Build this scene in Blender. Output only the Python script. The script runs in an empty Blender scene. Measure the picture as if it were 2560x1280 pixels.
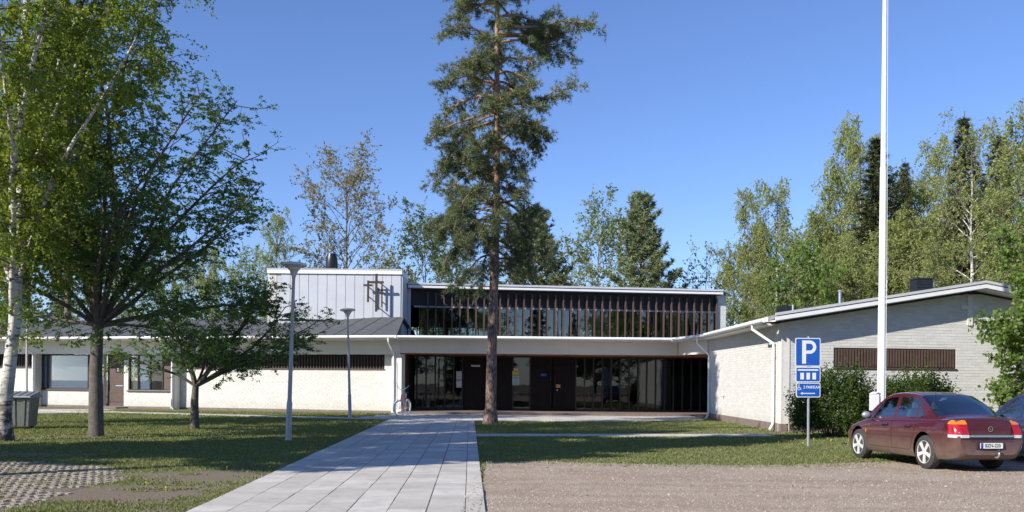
import bpy, math, random
import numpy as np
from mathutils import Vector, Matrix, noise as mnoise

SC = bpy.context.scene
COL = SC.collection
# ------------------------------------------------------------------ camera
F, CX, CY, H = 2300.0, 1280.0, 957.9, 1.6      # in pixels of the 2560 wide frame
ROLL = 0.0094
cam_d = bpy.data.cameras.new("camera")
cam = bpy.data.objects.new("camera", cam_d)
COL.objects.link(cam)
cam_d.sensor_fit = 'HORIZONTAL'
cam_d.sensor_width = 36.0
cam_d.lens = 36.0 * F / 2560.0
cam_d.shift_x = 0.0
cam_d.shift_y = (CY - 640.0) / 2560.0
cam_d.clip_start = 0.1
cam_d.clip_end = 3000
cr, sr = math.cos(ROLL), math.sin(ROLL)
cam.matrix_world = Matrix(((cr, -sr, 0, 0), (0, 0, -1, 0), (sr, cr, 0, H), (0, 0, 0, 1)))
SC.camera = cam
# ------------------------------------------------------------------ light
SUN_AZ = math.radians(-128.0)     # clockwise from +Y
SUN_EL = math.radians(31.5)
world = bpy.data.worlds.new("World")
SC.world = world
world.use_nodes = True
wn = world.node_tree
wn.nodes.clear()
sky = wn.nodes.new("ShaderNodeTexSky")
sky.sky_type = 'NISHITA'
sky.sun_disc = False
sky.sun_elevation = SUN_EL
sky.sun_rotation = SUN_AZ
sky.altitude = 100
sky.air_density = 1.0
sky.dust_density = 0.15
sky.ozone_density = 4.0
bg = wn.nodes.new("ShaderNodeBackground")
bg.inputs[1].default_value = 0.108
wo = wn.nodes.new("ShaderNodeOutputWorld")
tint = wn.nodes.new("ShaderNodeMix")
tint.data_type = 'RGBA'; tint.blend_type = 'MULTIPLY'
tint.inputs[0].default_value = 1.0
tint.inputs[7].default_value = (0.91, 0.97, 1.24, 1)
wn.links.new(sky.outputs[0], tint.inputs[6])
wn.links.new(tint.outputs[2], bg.inputs[0])
wn.links.new(bg.outputs[0], wo.inputs[0])
sun_d = bpy.data.lights.new("sun", 'SUN')
sun_d.energy = 5.0
sun_d.angle = math.radians(0.5)
sun_d.color = (1.0, 0.935, 0.83)
sun = bpy.data.objects.new("sun", sun_d)
COL.objects.link(sun)
sdir = Vector((math.sin(SUN_AZ) * math.cos(SUN_EL), math.cos(SUN_AZ) * math.cos(SUN_EL), math.sin(SUN_EL)))
sun.rotation_euler = sdir.to_track_quat('Z', 'Y').to_euler()
sun.location = sdir * 100
vs = SC.view_settings
vs.view_transform = 'Standard'
vs.look = 'None'
vs.exposure = 0.42
vs.gamma = 1.0
vs.use_curve_mapping = False
SC.cycles.max_bounces = 8
SC.cycles.transparent_max_bounces = 12
SC.cycles.caustics_reflective = False
SC.cycles.caustics_refractive = False

# ------------------------------------------------------------------ helpers
def ray(px, py):
    u, w = (px - CX) / F, -(py - CY) / F
    return u * cr - w * sr, u * sr + w * cr
def P(px, py, Y):
    x, z = ray(px, py)
    return Vector((x * Y, Y, H + z * Y))
def GR(px, py, z=0.0):
    x, zz = ray(px, py)
    Y = (z - H) / zz
    return Vector((x * Y, Y, z))
def smooth01(a, b, x):
    t = min(1.0, max(0.0, (x - a) / (b - a)))
    return t * t * (3 - 2 * t)

def tag(o, label=None, cat=None, group=None, kind=None):
    if label: o["label"] = label
    if cat: o["category"] = cat
    if group: o["group"] = group
    if kind: o["kind"] = kind
    return o
def empty(name, loc=(0, 0, 0), rz=0.0, label=None, cat=None, group=None, kind=None, parent=None):
    o = bpy.data.objects.new(name, None)
    COL.objects.link(o)
    o.empty_display_size = 0.3
    o.location = loc
    o.rotation_euler = (0, 0, rz)
    if parent: o.parent = parent
    return tag(o, label, cat, group, kind)
def link(name, me, parent=None, loc=None, **kw):
    o = bpy.data.objects.new(name, me)
    COL.objects.link(o)
    if parent: o.parent = parent
    if loc is not None: o.location = loc
    return tag(o, **kw)

def np_mesh(name, verts, faces, mats, matidx=None, smooth=False):
    """verts (N,3); faces (M,k) all of one size"""
    me = bpy.data.meshes.new(name)
    verts = np.asarray(verts, dtype=np.float32)
    faces = np.asarray(faces, dtype=np.int32)
    n, k = len(verts), faces.shape[1]
    me.vertices.add(n)
    me.vertices.foreach_set("co", verts.ravel())
    me.loops.add(faces.size)
    me.loops.foreach_set("vertex_index", faces.ravel())
    me.polygons.add(len(faces))
    me.polygons.foreach_set("loop_start", np.arange(0, faces.size, k, dtype=np.int32))
    me.polygons.foreach_set("loop_total", np.full(len(faces), k, dtype=np.int32))
    if smooth:
        me.polygons.foreach_set("use_smooth", np.ones(len(faces), dtype=bool))
    for m in (mats if isinstance(mats, (list, tuple)) else [mats]): me.materials.append(m)
    if matidx is not None: me.polygons.foreach_set("material_index", np.asarray(matidx, dtype=np.int32))
    me.update(calc_edges=True)
    return me

class Frame:
    """plan frame: u along the wall, d outwards, z up"""
    def __init__(s, o, du):
        s.o = Vector((o[0], o[1], 0)); v = Vector((du[0], du[1], 0)).normalized()
        s.u = v
    def setn(s, n): s.n = Vector((n[0], n[1], 0)).normalized(); return s
    def at(s, u, d, z): return s.o + s.u * u + s.n * d + Vector((0, 0, z))
    def u_of_px(s, px, d=0.0):
        k = (px - CX) / F
        o = s.o + s.n * d
        return (k * o.y - o.x) / (s.u.x - k * s.u.y)
    def z_of(s, px, py, d=0.0):
        u = s.u_of_px(px, d); p = s.at(u, d, 0)
        return P(px, py, p.y).z
WORLD = Frame((0, 0), (1, 0)).setn((0, 1))

class MB:
    def __init__(s): s.v = []; s.f = []; s.mi = []; s.cur = 0
    def add(s, vs_, fs):
        b = len(s.v); s.v += [tuple(v) for v in vs_]
        for f in fs: s.f.append(tuple(b + i for i in f)); s.mi.append(s.cur)
        return s
    def hexa(s, p):     # p: 8 points, bottom 4 ccw then top 4
        return s.add(p, [(3, 2, 1, 0), (4, 5, 6, 7), (0, 1, 5, 4), (1, 2, 6, 5), (2, 3, 7, 6), (3, 0, 4, 7)])
    def box(s, x0, x1, y0, y1, z0, z1):
        return s.hexa([(x0, y0, z0), (x1, y0, z0), (x1, y1, z0), (x0, y1, z0), (x0, y0, z1), (x1, y0, z1), (x1, y1, z1), (x0, y1, z1)])
    def fbox(s, fr, u0, u1, d0, d1, z0, z1):
        p = [fr.at(u0, d0, z0), fr.at(u1, d0, z0), fr.at(u1, d1, z0), fr.at(u0, d1, z0),
             fr.at(u0, d0, z1), fr.at(u1, d0, z1), fr.at(u1, d1, z1), fr.at(u0, d1, z1)]
        return s.hexa(p)
    def quad(s, a, b, c, d): return s.add([a, b, c, d], [(0, 1, 2, 3)])
    def poly(s, pts): return s.add(pts, [tuple(range(len(pts)))])
    def prism(s, pts, off):   # extrude planar polygon by vector
        n = len(pts); off = Vector(off)
        a = [Vector(p) for p in pts]; b = [p + off for p in a]
        fs = [tuple(reversed(range(n))), tuple(range(n, 2 * n))]
        fs += [(i, (i + 1) % n, n + (i + 1) % n, n + i) for i in range(n)]
        return s.add(a + b, fs)
    def tube(s, pts, rad, n=8, cap=True):
        pts = [Vector(p) for p in pts]
        if not hasattr(rad, '__len__'): rad = [rad] * len(pts)
        b = len(s.v); prev = None
        for i, p in enumerate(pts):
            t = (pts[min(i + 1, len(pts) - 1)] - pts[max(i - 1, 0)])
            t = t.normalized() if t.length > 1e-9 else Vector((0, 0, 1))
            if prev is None:
                a = Vector((0, 0, 1)) if abs(t.z) < 0.9 else Vector((1, 0, 0))
                x = t.cross(a).normalized()
            else:
                x = (prev - t * prev.dot(t)).normalized()
            prev = x; y = t.cross(x)
            for k in range(n):
                an = 2 * math.pi * k / n
                s.v.append(tuple(p + x * (math.cos(an) * rad[i]) + y * (math.sin(an) * rad[i])))
        for i in range(len(pts) - 1):
            for k in range(n):
                s.f.append((b + i * n + k, b + i * n + (k + 1) % n, b + (i + 1) * n + (k + 1) % n, b + (i + 1) * n + k)); s.mi.append(s.cur)
        if cap:
            s.f.append(tuple(b + k for k in reversed(range(n)))); s.mi.append(s.cur)
            s.f.append(tuple(b + (len(pts) - 1) * n + k for k in range(n))); s.mi.append(s.cur)
        return s
    def lathe(s, prof, n=24, org=(0, 0, 0), ax=None):
        """prof: (r, h) list; axis Z by default or a Matrix"""
        b = len(s.v); o = Vector(org)
        for r, h in prof:
            for k in range(n):
                an = 2 * math.pi * k / n
                p = Vector((r * math.cos(an), r * math.sin(an), h))
                if ax is not None: p = ax @ p
                s.v.append(tuple(o + p))
        for i in range(len(prof) - 1):
            for k in range(n):
                s.f.append((b + i * n + k, b + i * n + (k + 1) % n, b + (i + 1) * n + (k + 1) % n, b + (i + 1) * n + k)); s.mi.append(s.cur)
        s.f.append(tuple(b + k for k in reversed(range(n)))); s.mi.append(s.cur)
        s.f.append(tuple(b + (len(prof) - 1) * n + k for k in range(n))); s.mi.append(s.cur)
        return s
    def mesh(s, name, mats, smooth=False, angle=None):
        me = bpy.data.meshes.new(name)
        me.from_pydata(s.v, [], s.f)
        for m in (mats if isinstance(mats, (list, tuple)) else [mats]): me.materials.append(m)
        me.polygons.foreach_set("material_index", s.mi)
        if smooth: me.polygons.foreach_set("use_smooth", [True] * len(s.f))
        me.update()
        if smooth and angle: me.set_sharp_from_angle(angle=math.radians(angle))
        return me
    def build(s, name, mats, parent=None, smooth=False, angle=None, **kw):
        return link(name, s.mesh(name, mats, smooth, angle), parent, **kw)

# ------------------------------------------------------------------ materials
class NT:
    def __init__(s, name):
        s.m = bpy.data.materials.new(name); s.m.use_nodes = True
        s.t = s.m.node_tree; s.t.nodes.clear()
        s.out = s.t.nodes.new("ShaderNodeOutputMaterial")
    def n(s, typ, **kw):
        nd = s.t.nodes.new(typ)
        for k, v in kw.items():
            if k.startswith('i_'):
                key = k[2:]
                key = int(key) if key.isdigit() else key.replace('_', ' ')
                if hasattr(v, 'is_output'): s.t.links.new(v, nd.inputs[key])
                else: nd.inputs[key].default_value = v
            else: setattr(nd, k, v)
        return nd
    def l(s, a, b): s.t.links.new(a, b)
    def pos(s): return s.n("ShaderNodeNewGeometry").outputs['Position']
    def noise(s, scale, detail=4, rough=0.6, vec=None, w=None):
        nd = s.n("ShaderNodeTexNoise"); nd.inputs['Scale'].default_value = scale
        nd.inputs['Detail'].default_value = detail; nd.inputs['Roughness'].default_value = rough
        s.l(vec if vec is not None else s.pos(), nd.inputs['Vector'])
        return nd.outputs['Fac']
    def ramp(s, fac, stops):
        nd = s.n("ShaderNodeValToRGB"); s.l(fac, nd.inputs[0])
        el = nd.color_ramp.elements
        while len(el) < len(stops): el.new(0.5)
        for e, (p, c) in zip(el, stops): e.position = p; e.color = (*c, 1) if len(c) == 3 else c
        return nd.outputs[0]
    def mix(s, fac, a, b, mode='MIX'):
        nd = s.n("ShaderNodeMix", data_type='RGBA', blend_type=mode)
        for key, v in ((0, fac), (6, a), (7, b)):
            if hasattr(v, 'is_output'): s.l(v, nd.inputs[key])
            else: nd.inputs[key].default_value = v if key == 0 or len(v) == 4 else (*v, 1)
        return nd.outputs[2]
    def math(s, op, a, b=0.0, c=0.0, clamp=False):
        nd = s.n("ShaderNodeMath", operation=op); nd.use_clamp = clamp
        for i, v in enumerate((a, b, c)):
            if hasattr(v, 'is_output'): s.l(v, nd.inputs[i])
            else: nd.inputs[i].default_value = v
        return nd.outputs[0]
    def bump(s, h, strength=0.3, dist=0.01):
        nd = s.n("ShaderNodeBump"); nd.inputs['Strength'].default_value = strength
        nd.inputs['Distance'].default_value = dist; s.l(h, nd.inputs['Height']); return nd.outputs[0]
    def var(s):
        a = s.n("ShaderNodeObjectInfo").outputs['Random']
        b = s.n("ShaderNodeNewGeometry").outputs['Random Per Island']
        return s.math('FRACT', s.math('ADD', a, b))
    def fin(s, col, rough=0.6, metal=0.0, nrm=None, spec=0.5, coat=0.0, **kw):
        b = s.n("ShaderNodeBsdfPrincipled")
        for key, v in (('Base Color', col), ('Roughness', rough), ('Metallic', metal), ('Specular IOR Level', spec), ('Coat Weight', coat)):
            if hasattr(v, 'is_output'): s.l(v, b.inputs[key])
            else: b.inputs[key].default_value = (*v, 1) if key == 'Base Color' and len(v) == 3 else v
        for k, v in kw.items(): b.inputs[k.replace('_', ' ')].default_value = v
        if nrm is not None: s.l(nrm, b.inputs['Normal'])
        s.l(b.outputs[0], s.out.inputs[0]); return s.m

def simple(name, col, rough=0.6, metal=0.0, vary=0.12, nscale=6.0, bump=0.0, bscale=60.0, spec=0.5, coat=0.0):
    t = NT(name)
    f = t.noise(nscale, 5)
    a = tuple(c * (1 - vary) for c in col); b = tuple(min(1, c * (1 + vary)) for c in col)
    c = t.ramp(f, [(0.3, a), (0.7, b)])
    nr = t.bump(t.noise(bscale, 4), bump, 0.01) if bump else None
    return t.fin(c, rough, metal, nr, spec, coat)

MAT = {}
def mk_materials():
    # painted brick: chalky off-white, each brick a little different, grime near the ground
    t = NT("painted_brick")
    v = t.var()
    c = t.ramp(v, [(0.0, (0.60, 0.595, 0.57)), (0.5, (0.64, 0.635, 0.61)), (1.0, (0.68, 0.675, 0.65))])
    n1 = t.noise(1.3, 6, 0.65)
    c = t.mix(t.math('MULTIPLY', t.ramp(n1, [(0.45, (0, 0, 0)), (0.75, (1, 1, 1))]), 0.16), c, (0.54, 0.51, 0.43))
    sep = t.n("ShaderNodeSeparateXYZ"); t.l(t.pos(), sep.inputs[0])
    zz = t.math('MULTIPLY', sep.outputs[2], -2.2); zz = t.math('ADD', zz, 1.5)
    zz = t.math('MULTIPLY', t.math('MAXIMUM', zz, 0.0), t.noise(3.0, 6, 0.7), clamp=True)
    c = t.mix(t.math('MULTIPLY', zz, 0.55, clamp=True), c, (0.42, 0.37, 0.29))
    MAT['brick'] = t.fin(c, 0.75, nrm=t.bump(t.noise(70, 4), 0.35, 0.006), spec=0.3)
    t = NT("mortar")
    MAT['mortar'] = t.fin(t.ramp(t.noise(9, 4), [(0.3, (0.58, 0.57, 0.545)), (0.7, (0.65, 0.64, 0.61))]), 0.85, spec=0.2)
    MAT['frieze'] = simple("frieze_paint", (0.72, 0.70, 0.67), 0.65, vary=0.05, nscale=0.8)
    MAT['fascia'] = simple("white_sheet_metal", (0.80, 0.81, 0.82), 0.42, vary=0.04, nscale=2.0)
    MAT['flashing'] = simple("grey_flashing", (0.52, 0.54, 0.56), 0.45, vary=0.08, nscale=2.0)
    MAT['pipe'] = simple("white_pipe_paint", (0.78, 0.78, 0.77), 0.35, vary=0.06, nscale=5)
    MAT['panel'] = simple("pale_panel", (0.52, 0.545, 0.60), 0.55, vary=0.05, nscale=1.2)
    MAT['felt'] = simple("roof_felt", (0.085, 0.088, 0.095), 0.9, vary=0.2, nscale=2.5, bump=0.3)
    MAT['felt_light'] = simple("roof_felt_grey", (0.26, 0.27, 0.28), 0.9, vary=0.15, nscale=2.5)
    MAT['brownwood'] = simple("brown_stained_wood", (0.085, 0.05, 0.038), 0.6, vary=0.25, nscale=9)
    MAT['finwood'] = simple("brown_fin_paint", (0.10, 0.066, 0.053), 0.55, vary=0.18, nscale=4)
    MAT['darkband'] = simple("dark_brown_board", (0.022, 0.016, 0.018), 0.6, vary=0.2, nscale=4)
    MAT['darkdoor'] = simple("dark_bronze_door", (0.016, 0.013, 0.013), 0.7, spec=0.15, vary=0.15, nscale=3)
    MAT['mullion'] = simple("dark_mullion", (0.018, 0.014, 0.014), 0.45, vary=0.1)
    MAT['rail'] = simple("grey_transom", (0.33, 0.35, 0.36), 0.4, vary=0.06)
    MAT['blind'] = simple("pale_blue_blind", (0.52, 0.63, 0.76), 0.7, vary=0.04, nscale=3)
    MAT['soffit'] = simple("orange_wood_soffit", (0.42, 0.17, 0.075), 0.55, vary=0.25, nscale=5)
    MAT['plinth'] = simple("brown_plinth", (0.20, 0.155, 0.135), 0.85, vary=0.2, nscale=6, bump=0.4)
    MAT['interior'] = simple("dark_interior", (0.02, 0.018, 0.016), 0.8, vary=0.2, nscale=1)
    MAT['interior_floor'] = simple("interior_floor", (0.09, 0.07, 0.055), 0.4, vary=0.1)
    MAT['black'] = simple("black_sheet_metal", (0.016, 0.017, 0.02), 0.35, vary=0.15)
    MAT['crossmat'] = simple("dark_bronze_cross", (0.04, 0.034, 0.028), 0.75, metal=0.0, vary=0.12)
    MAT['galv'] = simple("galvanised_steel", (0.42, 0.46, 0.50), 0.38, metal=0.55, vary=0.15, nscale=15)
    MAT['lamppole'] = simple("pale_grey_pole_paint", (0.46, 0.45, 0.44), 0.45, vary=0.12, nscale=8)
    MAT['lamphead'] = simple("white_lamp_enamel", (0.62, 0.62, 0.62), 0.4, vary=0.08, nscale=5)
    MAT['lampglass'] = simple("opal_lamp_glass", (0.55, 0.55, 0.54), 0.3, vary=0.04)
    MAT['flagpole'] = simple("white_fibreglass", (0.88, 0.88, 0.89), 0.28, vary=0.02, nscale=1)
    MAT['binbody'] = simple("grey_bin_plastic", (0.13, 0.14, 0.13), 0.55, vary=0.25, nscale=5)
    MAT['binlid'] = simple("grey_bin_lid", (0.20, 0.21, 0.24), 0.5, vary=0.15, nscale=5)
    MAT['rubber'] = simple("tyre_rubber", (0.045, 0.043, 0.042), 0.8, vary=0.3, nscale=20)
    MAT['signblue'] = simple("traffic_blue", (0.012, 0.09, 0.42), 0.35, vary=0.06)
    MAT['signwhite'] = simple("sign_white", (0.68, 0.70, 0.72), 0.4, vary=0.03)
    MAT['white'] = simple("white_paint", (0.75, 0.75, 0.74), 0.5, vary=0.04)
    MAT['paper'] = simple("notice_paper", (0.62, 0.63, 0.64), 0.7, vary=0.06, nscale=20)
    MAT['paperblue'] = simple("pale_blue_paper", (0.42, 0.53, 0.56), 0.7, vary=0.04)
    MAT['paperyellow'] = simple("yellow_paper", (0.62, 0.53, 0.12), 0.7, vary=0.04)
    MAT['ink'] = simple("printed_ink", (0.06, 0.06, 0.07), 0.7)
    MAT['brass'] = simple("orange_handle_plate", (0.55, 0.27, 0.06), 0.4, vary=0.1)
    MAT['redpaint'] = simple("red_bicycle_paint", (0.50, 0.035, 0.03), 0.3, vary=0.08, coat=0.5)
    MAT['chrome'] = simple("chrome", (0.72, 0.73, 0.74), 0.18, metal=1.0, vary=0.03)
    MAT['alloy'] = simple("alloy_wheel", (0.80, 0.79, 0.77), 0.35, metal=0.35, vary=0.12, nscale=14)
    MAT['carblack'] = simple("black_car_trim", (0.02, 0.02, 0.021), 0.45)
    MAT['seat'] = simple("grey_seat_fabric", (0.10, 0.10, 0.11), 0.9)
    MAT['redlens'] = simple("red_lamp_lens", (0.36, 0.008, 0.012), 0.14, vary=0.4, nscale=30, coat=1.0)
    MAT['amberlens'] = simple("amber_lamp_lens", (0.75, 0.20, 0.01), 0.15, vary=0.15, nscale=40, coat=1.0)
    MAT['clearlens'] = simple("clear_lamp_lens", (0.60, 0.60, 0.60), 0.2, vary=0.2, nscale=40, coat=1.0)
    MAT['plateblue'] = simple("plate_blue", (0.03, 0.06, 0.42), 0.5)
    MAT['navy'] = simple("dark_blue_car_paint", (0.012, 0.015, 0.045), 0.2, vary=0.1, coat=1.0)
    # dusty burgundy paint
    t = NT("burgundy_car_paint")
    oc = t.n("ShaderNodeTexCoord").outputs['Object']
    sep = t.n("ShaderNodeSeparateXYZ"); t.l(oc, sep.inputs[0])
    dz = t.math('SUBTRACT', 0.82, sep.outputs[2]); dz = t.math('MULTIPLY', dz, 2.0, clamp=True)
    nn = t.noise(7, 6, 0.75, vec=oc)
    dust = t.math('MULTIPLY', dz, t.math('ADD', nn, 0.25), clamp=True)
    dust = t.math('ADD', t.math('MULTIPLY', dust, 0.85), t.math('MULTIPLY', t.noise(2.5, 5, 0.7, vec=oc), 0.05), clamp=True)
    c = t.mix(dust, (0.078, 0.006, 0.011), (0.20, 0.155, 0.125))
    r = t.math('ADD', t.math('MULTIPLY', dust, 0.6), 0.2)
    MAT['carpaint'] = t.fin(c, r, 0.15, coat=t.math('SUBTRACT', 0.9, dust, clamp=True))
    # glass: thin pane, part mirror part see-through
    def glass(name, tint, lo, hi, rough=0.0, wav=0.0):
        t = NT(name)
        fr = t.n("ShaderNodeFresnel"); fr.inputs[0].default_value = 1.5
        f = t.math('ADD', t.math('MULTIPLY', fr.outputs[0], hi), lo, clamp=True)
        tr = t.n("ShaderNodeBsdfTransparent"); tr.inputs[0].default_value = (*tint, 1)
        gl = t.n("ShaderNodeBsdfGlossy"); gl.inputs['Roughness'].default_value = rough
        gl.inputs[0].default_value = (0.9, 0.93, 0.95, 1)
        if wav:
            t.l(t.bump(t.noise(1.6, 2), wav, 0.02), gl.inputs['Normal'])
        mx = t.n("ShaderNodeMixShader"); t.l(f, mx.inputs[0]); t.l(tr.outputs[0], mx.inputs[1]); t.l(gl.outputs[0], mx.inputs[2])
        t.l(mx.outputs[0], t.out.inputs[0]); return t.m
    MAT['glass'] = glass("window_glass", (0.42, 0.47, 0.46), 0.10, 1.4, 0.01, 0.06)
    MAT['glass_door'] = glass("entrance_glass", (0.34, 0.38, 0.36), 0.025, 0.8, 0.01, 0.05)
    MAT['glass_clear'] = glass("clear_glass", (0.84, 0.88, 0.90), 0.02, 0.7)
    MAT['glass_car'] = glass("car_glass", (0.62, 0.72, 0.74), 0.14, 1.8)
    # bark
    t = NT("pine_bark")
    tc = t.n("ShaderNodeTexCoord").outputs['Object']
    sep = t.n("ShaderNodeSeparateXYZ"); t.l(tc, sep.inputs[0])
    mp = t.n("ShaderNodeMapping"); mp.inputs['Scale'].default_value = (1, 1, 0.28); t.l(tc, mp.inputs[0])
    vo = t.n("ShaderNodeTexVoronoi"); vo.inputs['Scale'].default_value = 22; t.l(mp.outputs[0], vo.inputs['Vector'])
    low = t.ramp(vo.outputs['Distance'], [(0.0, (0.30, 0.235, 0.20)), (0.45, (0.20, 0.14, 0.115)), (0.8, (0.07, 0.05, 0.042))])
    up = t.ramp(t.noise(14, 5, vec=mp.outputs[0]), [(0.3, (0.25, 0.14, 0.095)), (0.7, (0.40, 0.27, 0.20))])
    fz = t.math('MULTIPLY', t.math('SUBTRACT', sep.outputs[2], 7.0), 0.22, clamp=True)
    MAT['pinebark'] = t.fin(t.mix(fz, low, up), 0.85, nrm=t.bump(vo.outputs['Distance'], -0.9, 0.03), spec=0.2)
    t = NT("birch_bark")
    tc = t.n("ShaderNodeTexCoord").outputs['Object']
    sep = t.n("ShaderNodeSeparateXYZ"); t.l(tc, sep.inputs[0])
    mp = t.n("ShaderNodeMapping"); mp.inputs['Scale'].default_value = (2.2, 2.2, 9.0); t.l(tc, mp.inputs[0])
    st = t.ramp(t.noise(1.6, 5, 0.7, vec=mp.outputs[0]), [(0.0, (0.03, 0.03, 0.03)), (0.40, (0.10, 0.09, 0.08)), (0.47, (0.62, 0.60, 0.56)), (1.0, (0.72, 0.70, 0.66))])
    fz = t.math('SUBTRACT', 1.0, t.math('MULTIPLY', t.math('SUBTRACT', sep.outputs[2], 0.7), 0.75, clamp=True), clamp=True)
    fz = t.math('MULTIPLY', fz, t.ramp(t.noise(4, 5, 0.7, vec=tc), [(0.38, (0.2, 0.2, 0.2)), (0.55, (1, 1, 1))]))
    MAT['birchbark'] = t.fin(t.mix(fz, st, (0.055, 0.045, 0.04)), 0.7, nrm=t.bump(t.noise(9, 5, vec=tc), 0.5, 0.03), spec=0.3)
    MAT['greybark'] = simple("grey_bark", (0.11, 0.098, 0.085), 0.9, vary=0.35, nscale=9, bump=0.8, bscale=30)
    MAT['bgtwig'] = simple("grey_brown_twigs", (0.16, 0.13, 0.105), 0.85, vary=0.2, nscale=3)
    MAT['birchtwig'] = simple("birch_twig_bark", (0.14, 0.10, 0.085), 0.8, vary=0.3, nscale=9)
    def leaf(name, cols, trans=0.45, spec=0.25):
        t = NT(name)
        v = t.var()
        f = t.math('ADD', t.math('MULTIPLY', v, 0.55), t.math('MULTIPLY', t.noise(0.9, 3), 0.45))
        c = t.ramp(f, [(0.15, cols[0]), (0.5, cols[1]), (0.85, cols[2])])
        d = t.n("ShaderNodeBsdfPrincipled"); t.l(c, d.inputs['Base Color']); d.inputs['Roughness'].default_value = 0.45
        d.inputs['Specular IOR Level'].default_value = spec
        tr = t.n("ShaderNodeBsdfTranslucent"); t.l(t.mix(1.0, c, (1.25, 1.3, 0.5), 'MULTIPLY'), tr.inputs[0])
        mx = t.n("ShaderNodeMixShader"); mx.inputs[0].default_value = trans
        t.l(d.outputs[0], mx.inputs[1]); t.l(tr.outputs[0], mx.inputs[2]); t.l(mx.outputs[0], t.out.inputs[0]); return t.m
    MAT['leaf_birch'] = leaf("birch_leaves", [(0.14, 0.19, 0.035), (0.23, 0.29, 0.05), (0.34, 0.40, 0.08)], 0.55)
    MAT['leaf_rowan'] = leaf("rowan_leaves", [(0.08, 0.155, 0.055), (0.13, 0.225, 0.08), (0.20, 0.30, 0.11)], 0.55)
    MAT['leaf_maple'] = leaf("maple_leaves", [(0.11, 0.18, 0.04), (0.18, 0.27, 0.065), (0.27, 0.36, 0.10)], 0.5)
    MAT['leaf_bg'] = leaf("young_birch_leaves", [(0.22, 0.26, 0.09), (0.31, 0.35, 0.125), (0.42, 0.45, 0.18)], 0.4)
    MAT['leaf_aspen'] = leaf("aspen_leaves", [(0.20, 0.17, 0.085), (0.29, 0.25, 0.12), (0.38, 0.33, 0.17)], 0.4)
    MAT['leaf_far'] = leaf("far_leaves", [(0.18, 0.22, 0.10), (0.25, 0.30, 0.13), (0.34, 0.38, 0.18)], 0.4)
    MAT['leaf_bush'] = leaf("bush_leaves", [(0.03, 0.065, 0.014), (0.06, 0.105, 0.02), (0.12, 0.16, 0.03)], 0.4)
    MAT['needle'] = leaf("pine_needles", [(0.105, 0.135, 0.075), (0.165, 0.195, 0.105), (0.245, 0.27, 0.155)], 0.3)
    MAT['needle_sunlit'] = leaf("lit_pine_needles", [(0.15, 0.19, 0.10), (0.22, 0.26, 0.135), (0.31, 0.34, 0.19)], 0.3)  # paler copy of the pine needles, sunlight put into the colour
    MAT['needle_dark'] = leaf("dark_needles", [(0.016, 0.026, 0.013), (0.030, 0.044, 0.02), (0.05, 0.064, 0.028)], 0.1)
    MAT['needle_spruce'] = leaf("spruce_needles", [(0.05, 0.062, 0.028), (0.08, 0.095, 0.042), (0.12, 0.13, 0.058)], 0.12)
    MAT['grassblade'] = leaf("grass_blades", [(0.14, 0.165, 0.06), (0.20, 0.225, 0.09), (0.30, 0.30, 0.15)], 0.35, 0.15)
    # ground
    t = NT("lawn_soil")
    n1 = t.noise(0.28, 5, 0.6); n2 = t.noise(2.2, 6, 0.7); n3 = t.noise(25, 4, 0.7)
    g = t.ramp(n3, [(0.3, (0.13, 0.14, 0.065)), (0.7, (0.21, 0.21, 0.115))])
    s = t.ramp(n3, [(0.3, (0.17, 0.135, 0.10)), (0.7, (0.26, 0.215, 0.165))])
    sep = t.n("ShaderNodeSeparateXYZ"); t.l(t.pos(), sep.inputs[0])
    near = t.math('MULTIPLY', t.math('SUBTRACT', 21.0, sep.outputs[1]), 0.05, clamp=True)
    m = t.math('ADD', t.math('MULTIPLY', n1, 0.5), t.math('MULTIPLY', n2, 0.62))
    m = t.math('ADD', m, t.math('MULTIPLY', near, 0.44))
    # worn earth beside the bin and by the paver field
    def spot(x, y, rx, ry):
        dx = t.math('DIVIDE', t.math('SUBTRACT', sep.outputs[0], x), rx); dy = t.math('DIVIDE', t.math('SUBTRACT', sep.outputs[1], y), ry)
        return t.math('SUBTRACT', 1.0, t.math('ADD', t.math('MULTIPLY', dx, dx), t.math('MULTIPLY', dy, dy)), clamp=True)
    for a in ((-4.9, 15.4, 2.1, 1.0), (-5.3, 12.9, 1.7, 1.1), (-12.2, 25.2, 3.2, 1.5), (-10, 19.4, 2.5, 0.7), (4.2, 33.5, 5, 1.2), (8.6, 31.3, 1.6, 2.0)):
        m = t.math('ADD', m, t.math('MULTIPLY', spot(*a), 0.16))
    m = t.ramp(m, [(0.60, (0, 0, 0)), (0.82, (1, 1, 1))])
    MAT['lawn'] = t.fin(t.mix(m, g, s), 0.95, nrm=t.bump(n3, 0.8, 0.03), spec=0.1)
    t = NT("gravel")
    vo = t.n("ShaderNodeTexVoronoi"); vo.inputs['Scale'].default_value = 55; t.l(t.pos(), vo.inputs['Vector'])
    c = t.ramp(vo.outputs['Color'], [(0.1, (0.30, 0.235, 0.175)), (0.5, (0.41, 0.335, 0.26)), (0.9, (0.54, 0.46, 0.375))])
    c = t.mix(t.math('MULTIPLY', t.ramp(t.noise(0.35, 6, 0.7), [(0.45, (0, 0, 0)), (0.65, (1, 1, 1))]), 0.45), c, (0.27, 0.215, 0.165))
    mp = t.n("ShaderNodeMapping"); mp.inputs['Rotation'].default_value = (0, 0, .25); mp.inputs['Scale'].default_value = (.10, 1.5, 1); t.l(t.pos(), mp.inputs[0])
    c = t.mix(t.math('MULTIPLY', t.ramp(t.noise(1.0, 4, 0.6, vec=mp.outputs[0]), [(0.50, (0, 0, 0)), (0.62, (1, 1, 1))]), 0.40), c, (0.25, 0.19, 0.145))
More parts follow.
